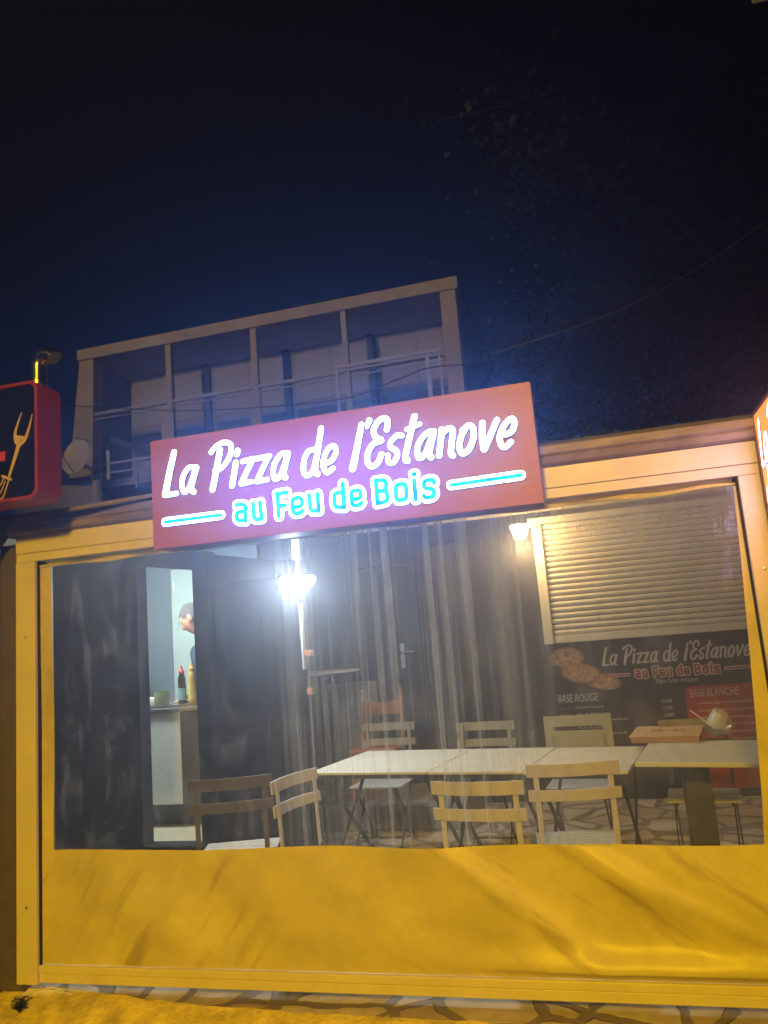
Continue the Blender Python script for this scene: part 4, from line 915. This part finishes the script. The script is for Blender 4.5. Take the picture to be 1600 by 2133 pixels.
# pedestal table at right
Z4 = .735; a, b, c_, d_ = atz(1322, 1588, Z4), atz(1597, 1589, Z4), atz(1525, 1528, Z4), atz(1345, 1540, Z4)
t4 = thing('pedestal_table', 'square pale table on a thick dark pedestal carrying the pizza box', 'table', ((a.x+b.x)/2, (a.y+c_.y)/2, -.05))
dd = Vector((.155, .98, 0)).normalized()*.80; p = MB(); p.prism([a-Vector((0, 0, .025)), b-Vector((0, 0, .025)), b+dd-Vector((0, 0, .025)), a+dd-Vector((0, 0, .025))], (0, 0, .025)); p.build('tabletop', mat('table_top_right', (.72, .70, .62), .3, var=.1, scale=4), t4, bevel=.004)
pc = atz(1458, 1680, .30); pc = Vector((pc.x, pc.y, 0)); cen = (a+b)/2+dd*.5
pe = at(1462, 1690, cen.y-.07); px0, px1 = at(1433, 1690, cen.y-.07).x, at(1491, 1690, cen.y-.07).x
p = MB(); p.box(px0, px1, cen.y-.07, cen.y+.07, -.03, Z4-.027); p.build('pedestal', mat('pedestal_dark', (.07, .06, .05), .5, var=.2), t4, bevel=.006)
p = MB(); p.box(px0-.17, px1+.17, cen.y-.24, cen.y+.24, -.048, -.031); p.build('base_plate', MATS['pedestal_dark'], t4, bevel=.004)
# round bar table
bz = 1.27; bc = at(672, 1399, 3.35); bc = Vector((bc.x, 3.35, 0)); br = abs(at(745, 1392, 3.35).x-at(600, 1405, 3.35).x)/2; bz = at(672, 1398, 3.35).z
bt_ = thing('bar_table', 'tall round bar table with a thin pale top and slim pole', 'table', (bc.x, bc.y, .15))
p = MB(); p.lathe([(br-.012, bz-.022), (br, bz-.016), (br, bz-.004), (br-.01, bz)], bc, 48); p.build('tabletop', mat('bar_top', (.78, .78, .78), .3, .0, var=.1), bt_, smooth=True)
p = MB(); p.lathe([(.030, .17), (.030, bz-.06), (.07, bz-.04), (.14, bz-.023)], bc, 24); p.build('pole', mat('pole_cream', (.36, .34, .30), .4, .3), bt_, smooth=True)
p = MB(); p.lathe([(.22, .151), (.22, .16), (.04, .172)], bc, 32); p.build('base_plate', STEEL, bt_, smooth=True)

# ================================================================== BISTRO CHAIRS
def bistro(name, label, m_back, m_frame, m_seat, group, panel=False):
    t = thing(name, label, 'chair', (0, 0, 0), group); W = .45; H = .875
    if not panel:
        for zc, th in ((H-.035, .062), (H-.155, .055)):
            p = MB(); k = 8; f = []; 
            for i in range(k+1):
                x = -W/2+W*i/k; y = -.205-.035*(1-(2*i/k-1)**2)-.10*((zc-.45)/.42)*.35; f.append((x, y))
            for (x0, y0), (x1, y1) in zip(f, f[1:]): p.hexa([(x0, y0, zc-th/2), (x1, y1, zc-th/2), (x1, y1+.011, zc-th/2), (x0, y0+.011, zc-th/2)], [(x0, y0-.006, zc+th/2), (x1, y1-.006, zc+th/2), (x1, y1+.005, zc+th/2), (x0, y0+.005, zc+th/2)])
            bmesh.ops.remove_doubles(p.bm, verts=p.bm.verts, dist=1e-5); ff = [x for x in p.bm.faces if len(x.edges) == 4 and all(len(e.link_faces) > 2 for e in x.edges)]; bmesh.ops.delete(p.bm, geom=ff, context='FACES')
            p.build('back_slat', m_back, t, bevel=.002)
    else:
        p = MB(); hz = .25
        for (x0, x1, z0, z1) in ((-.24, .24, H-.075, H), (-.24, .24, H-hz, H-.105), (-.24, -.18, H-.1048, H-.0752), (.18, .24, H-.1048, H-.0752)): p.box(x0, x1, -.235, -.222, z0, z1)
        p.build('back_panel', m_back, t, bevel=.002)
    for sg in (1, -1):
        x = sg*(W/2-.045)
        p = MB(); p.bar((x, -.212, .47), (x, -.236+.004, H-.005), .026, .007, (0, 1, 0)); p.build('back_upright', m_frame, t, bevel=.001)
        p = MB(); p.bar((x, -.205, .475), (x+.0, .20, 0), .022, .009, (1, 0, 0)); p.build('leg', IRON if m_frame is not m_back or True else m_frame, t, bevel=.001)
        p = MB(); p.bar((x-sg*.018, .17, .43), (x-sg*.018, -.22, 0), .022, .009, (1, 0, 0)); p.build('leg', IRON, t, bevel=.001)
    p = MB()
    for i in range(7): y0 = -.19+i*.056; p.box(-W/2+.015, W/2-.015, y0, y0+.045, .437, .450)
    st_ = p.build('seat', m_seat, t, bevel=.003)
    for sg in (1, -1): p = MB(); p.box(sg*(W/2-.07)-.008, sg*(W/2-.07)+.008, -.19, .20, .423, .436); p.build('seat_rail', IRON, st_)
    p = MB(); p.box(-W/2+.05, W/2-.05, .155, .165, .07, .08); p.build('crossbar', IRON, t)
    p = MB(); p.box(-W/2+.06, W/2-.06, -.18, -.17, .05, .06); p.build('crossbar', IRON, t)
    return t
def place(o, px, py, z, rz, s=1, back=True):
    # stand the chair so the middle of its back's top edge is at the given spot
    q = atz(px, py, z); off = Matrix.Rotation(rz, 3, 'Z') @ Vector((0, -.235*s, 0))
    o.location = (q.x-off.x, q.y-off.y, z-.875*s); o.rotation_euler = (0, 0, rz); o.scale = (s, s, s)
G1_ = 'folding bistro chairs on the near side of the tables'; G2_ = 'folding bistro chairs on the far side of the tables'
c1 = bistro('bistro_chair', 'dark taupe folding chair with white slatted seat at the far left', CHB, CHB, SEATW, G1_); place(c1, 478, 1617, .825, .30, 1.04)
c2 = bistro('bistro_chair', 'cream folding chair turned sideways at the left end of the tables', CHW, CHW, SEATW, G1_); place(c2, 614, 1612, .825, -PI/2-.20, 1)
c3 = bistro('bistro_chair', 'cream folding chair nearest the curtain, in the middle', CHW, CHW, SEATW, G1_); place(c3, 991, 1624, .825, -.13, 1)
c4 = copy_tree(c3); c4['label'] = 'cream folding chair pulled out closest to the pedestal table'; place(c4, 1190, 1586, .825, .10, 1.02)
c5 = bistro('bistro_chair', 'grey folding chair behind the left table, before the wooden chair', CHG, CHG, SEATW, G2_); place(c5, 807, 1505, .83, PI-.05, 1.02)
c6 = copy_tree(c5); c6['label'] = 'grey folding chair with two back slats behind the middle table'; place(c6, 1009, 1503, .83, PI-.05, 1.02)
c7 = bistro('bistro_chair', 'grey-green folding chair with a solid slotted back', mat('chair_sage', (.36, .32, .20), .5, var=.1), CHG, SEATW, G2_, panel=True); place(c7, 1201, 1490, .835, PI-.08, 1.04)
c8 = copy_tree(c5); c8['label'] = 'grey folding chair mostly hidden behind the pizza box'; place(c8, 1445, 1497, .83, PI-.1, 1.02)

# wooden chair
wq = at(835, 1437, 3.3); 
wch = thing('wooden_chair', 'orange-brown wooden chair with turned finial posts', 'chair', (wq.x-.24, 3.3, .15))
zt_ = wq.z; xr = wq.x-.01; xl = xr-.36
for x in (xl, xr):
    p = MB(); p.tube([(x, 3.30, .152), (x, 3.28, .60), (x, 3.32, zt_-.05), (x, 3.325, zt_-.02), (x, 3.326, zt_)], .015, 12, rs=[.014, .019, .017, .010, .017]); p.lathe([(.003, .022), (.014, .014), (.017, 0), (.010, -.012)], (x, 3.326, zt_), 12); p.build('back_post', WOOD, wch, smooth=True)
    p = MB(); p.tube([(x, 2.93, .152), (x, 2.93, .60)], .016, 10, rs=[.012, .018]); p.build('leg', WOOD, wch, smooth=True)
p = MB(); k = 10
for i in range(k):
    x0, x1 = xl+.016+(xr-xl-.032)*i/k, xl+.016+(xr-xl-.032)*(i+1)/k; f = lambda x: .03*math.sin(PI*(x-xl)/(xr-xl)); g_ = lambda x: .018*math.cos(2*PI*(x-xl)/(xr-xl))
    p.hexa([(x0, 3.30+f(x0), zt_-.20), (x1, 3.30+f(x1), zt_-.20), (x1, 3.32+f(x1), zt_-.20), (x0, 3.32+f(x0), zt_-.20)], [(x0, 3.30+f(x0), zt_-.09+g_(x0)), (x1, 3.30+f(x1), zt_-.09+g_(x1)), (x1, 3.32+f(x1), zt_-.09+g_(x1)), (x0, 3.32+f(x0), zt_-.09+g_(x0))])
p.build('back_rest', WOOD, wch)
p = MB(); p.box(xl-.02, xr+.02, 2.90, 3.30, .60, .63); p.build('seat', mat('rush_seat', (.35, .14, .07), .7, var=.3, scale=40), wch, bevel=.01)
p = MB(); p.tube([(xl, 2.93, .35), (xr, 2.93, .35)], .009, 8); p.tube([(xl, 2.93, .30), (xl, 3.30, .30)], .009, 8); p.tube([(xr, 2.93, .30), (xr, 3.30, .30)], .009, 8); p.build('stretcher', WOOD, wch)

# ================================================================== THINGS ON THE TABLE
zb = Z4+.001; ba, bb_ = atz(1313, 1549, zb), atz(1459, 1546, zb); wx = (bb_-ba).length; ang = math.atan2(bb_.y-ba.y, bb_.x-ba.x)
zb_fit = a+(b-a)*.5
pb = thing('pizza_box', 'closed kraft pizza box lying on the pedestal table', 'pizza box', tuple(ba))
s_ = .88; M = Matrix.Translation(ba+Vector((0, 0, .0005))) @ Matrix.Rotation(ang, 4, 'Z'); D_ = wx
p = MB(); p.hexa([M @ Vector(v) for v in ((.012, .01, 0), (wx-.005, .005, 0), (wx-.012, D_-.01, 0), (.01, D_-.01, 0))], [M @ Vector(v) for v in ((0, 0, .036), (wx, 0, .036), (wx, D_, .036), (0, D_, .036))]); p.build('box_base', KRED, pb, bevel=.002)
p = MB(); p.hexa([M @ Vector(v) for v in ((-.004, -.004, .0365), (wx+.004, -.004, .0365), (wx+.004, D_, .0365), (-.004, D_, .0365))], [M @ Vector(v) for v in ((-.004, -.004, .041), (wx+.004, -.004, .041), (wx+.004, D_, .050), (-.004, D_, .052))]); ld0 = p.build('lid', KRAFT, pb, bevel=.0015)
p = MB()
for i in range(5): x = wx*(.25+.11*i); p.hexa([M @ Vector(v) for v in ((x, D_*.45, .0485), (x+.018, D_*.45, .0485), (x+.03, D_*.6, .0495), (x+.02, D_*.6, .0495))], [M @ Vector(v) for v in ((x, D_*.45, .0492), (x+.018, D_*.45, .0492), (x+.03, D_*.6, .0502), (x+.02, D_*.6, .0502))])
p.build('printed_mark', mat('kraft_print', (.25, .13, .06), .7), ld0)
GLS = bpy.data.materials.new('clear_glass'); GLS.use_nodes = True; n = GLS.node_tree; n.nodes.clear()
out = n.nodes.new('ShaderNodeOutputMaterial'); t1 = n.nodes.new('ShaderNodeBsdfTransparent'); t1.inputs[0].default_value = (.92, .93, .9, 1); g1 = n.nodes.new('ShaderNodeBsdfGlossy'); g1.inputs['Roughness'].default_value = .05; d1 = n.nodes.new('ShaderNodeBsdfDiffuse'); d1.inputs[0].default_value = (.7, .65, .55, 1)
lw = n.nodes.new('ShaderNodeLayerWeight'); lw.inputs[0].default_value = .35; mx_ = n.nodes.new('ShaderNodeMixShader'); n.links.new(lw.outputs['Facing'], mx_.inputs[0]); n.links.new(t1.outputs[0], mx_.inputs[1]); n.links.new(g1.outputs[0], mx_.inputs[2])
m5 = n.nodes.new('ShaderNodeMixShader'); m5.inputs[0].default_value = .16; n.links.new(mx_.outputs[0], m5.inputs[1]); n.links.new(d1.outputs[0], m5.inputs[2]); n.links.new(m5.outputs[0], out.inputs[0])
bq = atz(1495, 1531, zb)
gb = tag(MB().lathe([(.04, 0), (.075, .012), (.105, .045), (.108, .05), (.103, .05), (.072, .018), (.02, .006)], bq, 32).build('glass_bowl', GLS, smooth=True), 'shallow clear glass bowl on the pedestal table', 'bowl')
Mg = Matrix.Rotation(-.95, 4, 'X') @ Matrix.Identity(4); Mg = Matrix.Rotation(.45, 4, 'Y') @ Matrix.Rotation(.25, 4, 'X')
cq = bq+Vector((.01, 0, .088))
cu_ = thing('plastic_cup', 'clear plastic cup tipped over inside the glass bowl', 'cup', tuple(cq))
p = MB(); p.lathe([(.058, -.035), (.060, -.030), (.050, .060), (.046, .066), (.020, .066), (.018, .062), (.044, .058), (.055, -.03)], cq, 28, Mg); CUPM = mat('cup_plastic', (.85, .83, .78), .25, alpha=.42, spec=.8)
p.build('cup_body', CUPM, cu_, smooth=True)
p = MB(); p.lathe([(.040, .045), (.046, .060), (.02, .0665), (.002, .0675)], cq, 24, Mg); p.build('cup_bottom', CUPM, cu_, smooth=True)
s0 = atz(1492, 1522, zb+.03); p = MB(); e0 = at(1437, 1479, bq.y-.02); e1_ = at(1476, 1508, bq.y-.02); p.tube([e0, e1_, e1_+(e1_-e0)*.35], .0035, 8); tag(p.build('white_spoon', MATS['white_plastic']), 'white plastic spoon handle sticking out of the glass bowl', 'spoon')

# ================================================================== BUILDING BEHIND
bd = thing('apartment_building', 'pale beige apartment block with a framed loggia rising behind the roof', 'building', (-2.9, 10, 0))
BX0, BX1, BZ = -6.86, 1.13, 8.02; F = 10.0; DP = 1.45
p = MB(); p.box(BX0-.03, BX1+.06, F-.04, F+5, BZ-.24, BZ); p.build('roof_slab', BLD, bd, bevel=.02)
p = MB(); p.prism([(BX0, F, BZ-.241), (-6.52, F, BZ-.241), (-6.58, F, 5.3), (-7.15, F, 5.3)], (0, .35, 0)); p.build('pillar', BLD, bd, bevel=.02)
p = MB(); p.box(.83, BX1, F, F+.35, 0, BZ-.241); p.build('pillar', BLD, bd, bevel=.02)
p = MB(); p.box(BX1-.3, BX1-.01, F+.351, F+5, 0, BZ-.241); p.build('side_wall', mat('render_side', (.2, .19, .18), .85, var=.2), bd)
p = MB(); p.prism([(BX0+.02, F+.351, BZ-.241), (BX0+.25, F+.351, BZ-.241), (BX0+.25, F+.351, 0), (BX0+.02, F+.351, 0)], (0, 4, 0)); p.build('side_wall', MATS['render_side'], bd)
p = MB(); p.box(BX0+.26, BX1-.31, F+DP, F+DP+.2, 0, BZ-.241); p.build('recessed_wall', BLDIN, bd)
for x in (-4.80, -2.93, -1.06):
    p = MB(); wd_ = .10 if x > -2 else .12; p.box(x-wd_/2, x+wd_/2, F+.02, F+.14, 5.0, BZ-.242); p.build('post', MATS['rail_white'] if x == -1.06 else BLD, bd)
    p = MB(); p.box(x+.08, x+.22, F+DP-.12, F+DP-.002, 0, BZ-.243); p.build('post_shadow', BLDDK, bd)  # dark strip standing in for the post's shadow on the recessed wall
# panels between bays on the recessed wall
for i, (x0, x1) in enumerate(((-6.58, -4.77), (-4.48, -2.90), (-2.61, -1.03), (-.74, .80))):
    p = MB(); p.box(x0, x1, F+DP-.03, F+DP-.001, 6.62, 7.66); p.box(x0, x1-.10, F+DP-.03, F+DP-.001, 5.2, 6.20); w1 = p.build('window', mat('blind_grey', (.42, .39, .32), .7, var=.12), bd)
    p = MB(); p.box(x0, x1, F+DP-.04, F+DP-.001, 6.22, 6.44); p.build('dark_lintel', BLDDK, w1)
    p = MB(); xm_ = (x0+x1)/2; p.box(xm_-.02, xm_+.02, F+DP-.045, F+DP-.031, 6.62, 7.66); p.build('mullion', BLDIN, w1)
p = MB(); p.box(-6.55, .82, F+.03, F+.10, 6.56, 6.62); p.box(-6.55, .82, F+.03, F+.07, 6.47, 6.49)
p.build('balcony_rail', RAILW, bd)
p = MB(); p.box(-6.56, .82, F+.02, F+DP, 5.00, 5.16); p.build('balcony_slab', BLD, bd)
for x in (-4.88, -2.95): p = MB(); p.box(x-.11, x+.11, F+.0, F+.02, 5.17, 6.5); p.build('lower_post', BLD, bd)
p = MB(); rz0 = 6.58
p.box(-1.28, -1.22, F-.03, F-.005, 5.2, 6.63); p.box(.46, .54, F-.03, F-.005, 5.2, 6.58); p.box(.70, .75, F-.03, F-.005, 5.2, 6.60); p.box(-1.28, .76, F-.035, F-.004, 6.64, 6.70); p.box(-1.28, .76, F-.03, F-.005, 6.57, 6.59); p.build('window_frame', mat('frame_pale', (.50, .50, .50), .5), bd)
# drooping awning cloth and parapet with chimney stub at lower left
p = MB()
for i in range(14):
    x0, x1 = -6.5+i*.13, -6.5+(i+1)*.13; f = lambda x: 6.1-.42*math.sin(PI*min(1, (x+6.5)/2.6))
    p.hexa([(x0, F+.5, f(x0)), (x1, F+.5, f(x1)), (x1, F+.55, f(x1)), (x0, F+.55, f(x0))], [(x0, F+.5, f(x0)+.16), (x1, F+.5, f(x1)+.16), (x1, F+.55, f(x1)+.16), (x0, F+.55, f(x0)+.16)])
p.build('awning_cloth', BLDDK, bd)
p = MB(); p.box(-6.5, -1.5, F-.45, F-.41, 5.34, 5.38); p.box(-6.5, -1.5, F-.45, F-.41, 5.16, 5.19)
for x in (-6.1, -5.3, -4.5, -3.7, -2.9): p.box(x-.015, x+.015, F-.45, F-.41, 4.8, 5.34)
p.build('lower_railing', RAILW, bd)
p = MB(); q = at(227, 970, F-.45); p.box(q.x-.04, q.x+.04, F-.48, F-.455, q.z-.28, q.z+.30); p.build('rail_end', mat('frame_pale', (.50, .50, .50), .5), bd)
ch = thing('parapet_wall', 'low grey wall with a pale round-topped post left of the sign', 'wall', (-7, 9.3, 0))
q0, q1 = at(138, 1002, 9.3), at(196, 1012, 9.3); p = MB(); p.prism([(q0.x-1.2, 9.3, 0), (q1.x, 9.3, 0), (q1.x, 9.3, q1.z), (q0.x-1.2, 9.3, q0.z+.1)], (0, .25, 0)); p.build('wall_face', BLDIN, ch)
q0, q1 = at(196, 1020, 9.28), at(210, 1045, 9.28); p = MB(); p.tube([(q0.x+.06, 9.28, 0), (q0.x+.06, 9.28, q0.z-.1), (q0.x+.06, 9.28, q0.z+.02), (q0.x+.06, 9.28, at(200, 1000, 9.28).z)], .08, 16, rs=[.09, .11, .09, .05]); p.build('round_post', BLD, ch, smooth=True)
# satellite dish
dq = at(160, 953, 9.0); ds = thing('satellite_dish', 'oval satellite dish mounted left of the building', 'satellite dish', tuple(dq))
Md = Matrix.Rotation(math.radians(-6), 4, 'Z') @ Matrix.Rotation(math.radians(78), 4, 'X') @ Matrix.Diagonal((1.0, 1.15, 1, 1))
p = MB(); p.lathe([(.003, -.05), (.12, -.04), (.24, -.01), (.31, .03), (.315, .035), (.308, .04), (.235, .005), (.12, -.025), (.004, -.035)], dq, 40, Md); p.build('reflector', mat('dish_grey', (.60, .55, .45), .6, var=.1), ds, smooth=True)
p = MB(); p.tube([dq+Vector((.05, .1, -.05)), dq+Vector((.08, .35, -.2)), dq+Vector((.08, .4, -1.2))], .025, 10); p.build('mast', STEEL, ds)
p = MB(); p.tube([dq+Md.to_3x3() @ Vector((0, -.28, .03)), dq+Md.to_3x3() @ Vector((0, -.05, .42))], .010, 8); p.lathe([(.02, -.03), (.03, 0), (.02, .03)], dq+Md.to_3x3() @ Vector((0, -.05, .42)), 12); p.build('feed_arm', STEEL, ds)

# cables
def cable(name, pts, r, label, m=IRON, group=None):
    P = [at(*p_) for p_ in pts]; Q = []
    for i in range(len(P)-1):
        p0 = P[max(i-1, 0)]; p1 = P[i]; p2 = P[i+1]; p3 = P[min(i+2, len(P)-1)]
        for k in range(8):
            t = k/8; Q.append(.5*((2*p1)+(-p0+p2)*t+(2*p0-5*p1+4*p2-p3)*t*t+(-p0+3*p1-3*p2+p3)*t**3))
    Q.append(P[-1]); mb = MB(); mb.tube(Q, r, 6); return tag(mb.build(name, m, smooth=True), label, 'cable', group)
GC = 'overhead cables'
CAB = mat('cable_grey', (.5, .45, .40), .5)
cable('overhead_cable', [(1680, 400, 6), (1600, 457, 6.3), (1500, 528, 6.8), (1350, 618, 7.4), (1200, 681, 8.2), (1020, 738, 9.4)], .008, 'long overhead cable sloping across the dark trees at the right', CAB, GC)
cable('overhead_cable', [(100, 842, 9.7), (250, 850, 9.7), (420, 855, 9.7), (700, 833, 9.7), (830, 790, 9.7), (900, 765, 9.8), (1030, 755, 10.2)], .012, 'dark cable crossing in front of the building loggia', IRON, GC)
cable('overhead_cable', [(155, 912, 9.8), (250, 928, 9.8), (330, 940, 9.8), (500, 950, 9.8)], .010, 'lower dark cable from the dish towards the sign', IRON, GC)
cable('overhead_cable', [(1120, 915, 6), (1170, 921, 5.6), (1230, 925, 5.2)], .005, 'thin cable just above the gutter, right of the sign', CAB, GC)
cable('overhead_cable', [(560, 300, 12), (800, 292, 11), (900, 255, 10.5), (1150, 190, 10), (1700, -40, 8)], .006, 'faint high cable across the upper sky', IRON, GC)

# corner of a lit eave at the very top right
q = at(1566, 10, -1.2); p = MB(); p.box(q.x, q.x+.5, -1.9, -1.2, q.z, q.z+.05); tag(p.build('eave', mat('eave_cream', (.6, .4, .1), .6, var=.1), bevel=.004), 'small lit corner of an eave at the top right', 'eave')

# green leafy bit on roof edge
q = at(1215, 915, .6); lv = MB(); random.seed(8)
for k in range(160):
    c0 = q+Vector((random.gauss(0, .09), random.gauss(0, .05), random.gauss(0, .012))); d = Vector((random.uniform(-1, 1), random.uniform(-1, 1), random.uniform(-.2, .6))).normalized()*.03; s_ = d.cross(Vector((0, 0, 1))).normalized()*.012
    lv.poly([c0, c0+d*.5+s_, c0+d, c0+d*.5-s_])
lv.tube([q+Vector((-.25, 0, -.01)), q+Vector((0, .01, .0)), q+Vector((.25, 0, -.01))], .012, 5)
tag(lv.build('climbing_plant', mat('leaf_roof', (.05, .11, .03), .6), recalc=False), 'low strip of green leaves lying along the roof edge', 'plant')

# trees behind at right
LEAFM = mat('tree_leaf', (.022, .026, .017), .6, var=.4, scale=3); BARK = mat('bark', (.09, .07, .05), .9, var=.4, bump=.5, bscale=20)
def tree(x, y, h, r, seed, label, n=5200):
    random.seed(seed); t = thing('tree', label, 'tree', (x, y, -.3), 'dark trees behind the terrace')
    mb = MB(); top = Vector((x+.3, y, h*.8)); tips = []
    mb.tube([(x, y, -.4), (x+.05, y, h*.2), (x+.2, y, h*.45), top], .2, 10, rs=[.24, .2, .14, .04])
    for k in range(16):
        a = random.uniform(0, 2*PI); z0 = h*random.uniform(.25, .7); L = r*random.uniform(.5, 1.0); b0 = Vector((x+.15, y, z0)); tip = b0+Vector((math.cos(a)*L, math.sin(a)*L, random.uniform(.3, 1.3)*r*.5))
        midp = b0.lerp(tip, .5)+Vector((0, 0, -.1+random.random()*.3)); mb.tube([b0, midp, tip], .04, 6, rs=[.07, .04, .012]); tips += [tip, midp]
        for q_ in range(3):
            t2 = tip+Vector((random.gauss(0, 1), random.gauss(0, 1), random.gauss(0, .8)))*r*.28; mb.tube([tip.lerp(midp, .4*q_/2), t2], .01, 5, rs=[.02, .006]); tips.append(t2)
    mb.build('trunk', BARK, t); lb = MB()
    for k in range(n):
        c0 = random.choice(tips)+Vector((random.gauss(0, 1), random.gauss(0, 1), random.gauss(0, .8)))*r*.15; d = Vector((random.uniform(-1, 1), random.uniform(-1, 1), random.uniform(-1, .6))).normalized()*random.uniform(.09, .17); s_ = d.cross(Vector((random.random(), random.random(), 1))).normalized()*d.length*.33
        lb.poly([c0, c0+d*.45+s_, c0+d, c0+d*.45-s_])
    lb.build('crown', LEAFM, t, recalc=False)
tree(5.6, 13.0, 11.5, 4.2, 21, 'broad dark leafy tree standing nearest the apartment block', 32000)
tree(9.4, 11.5, 13.0, 4.4, 22, 'tallest dark tree at the right edge behind the veranda', 32000)
tree(3.9, 18.5, 8.0, 2.8, 23, 'small dark tree low beside the apartment block', 5000)

# ================================================================== HAZE
HZ = bpy.data.materials.new('haze'); HZ.use_nodes = True; n = HZ.node_tree; n.nodes.clear()
out = n.nodes.new('ShaderNodeOutputMaterial'); pv_ = n.nodes.new('ShaderNodeVolumePrincipled'); pv_.inputs['Color'].default_value = (.85, .9, 1, 1)
pv_.inputs['Density'].default_value = .025; pv_.inputs['Anisotropy'].default_value = .86; n.links.new(pv_.outputs[0], out.inputs['Volume'])  # thin even volume added to spread a bloom around lit letters and lamps
p = MB(); p.box(-62, 62, -62, 92, -1.7, 14); hz_ = p.build('haze', HZ); hz_['kind'] = 'stuff'
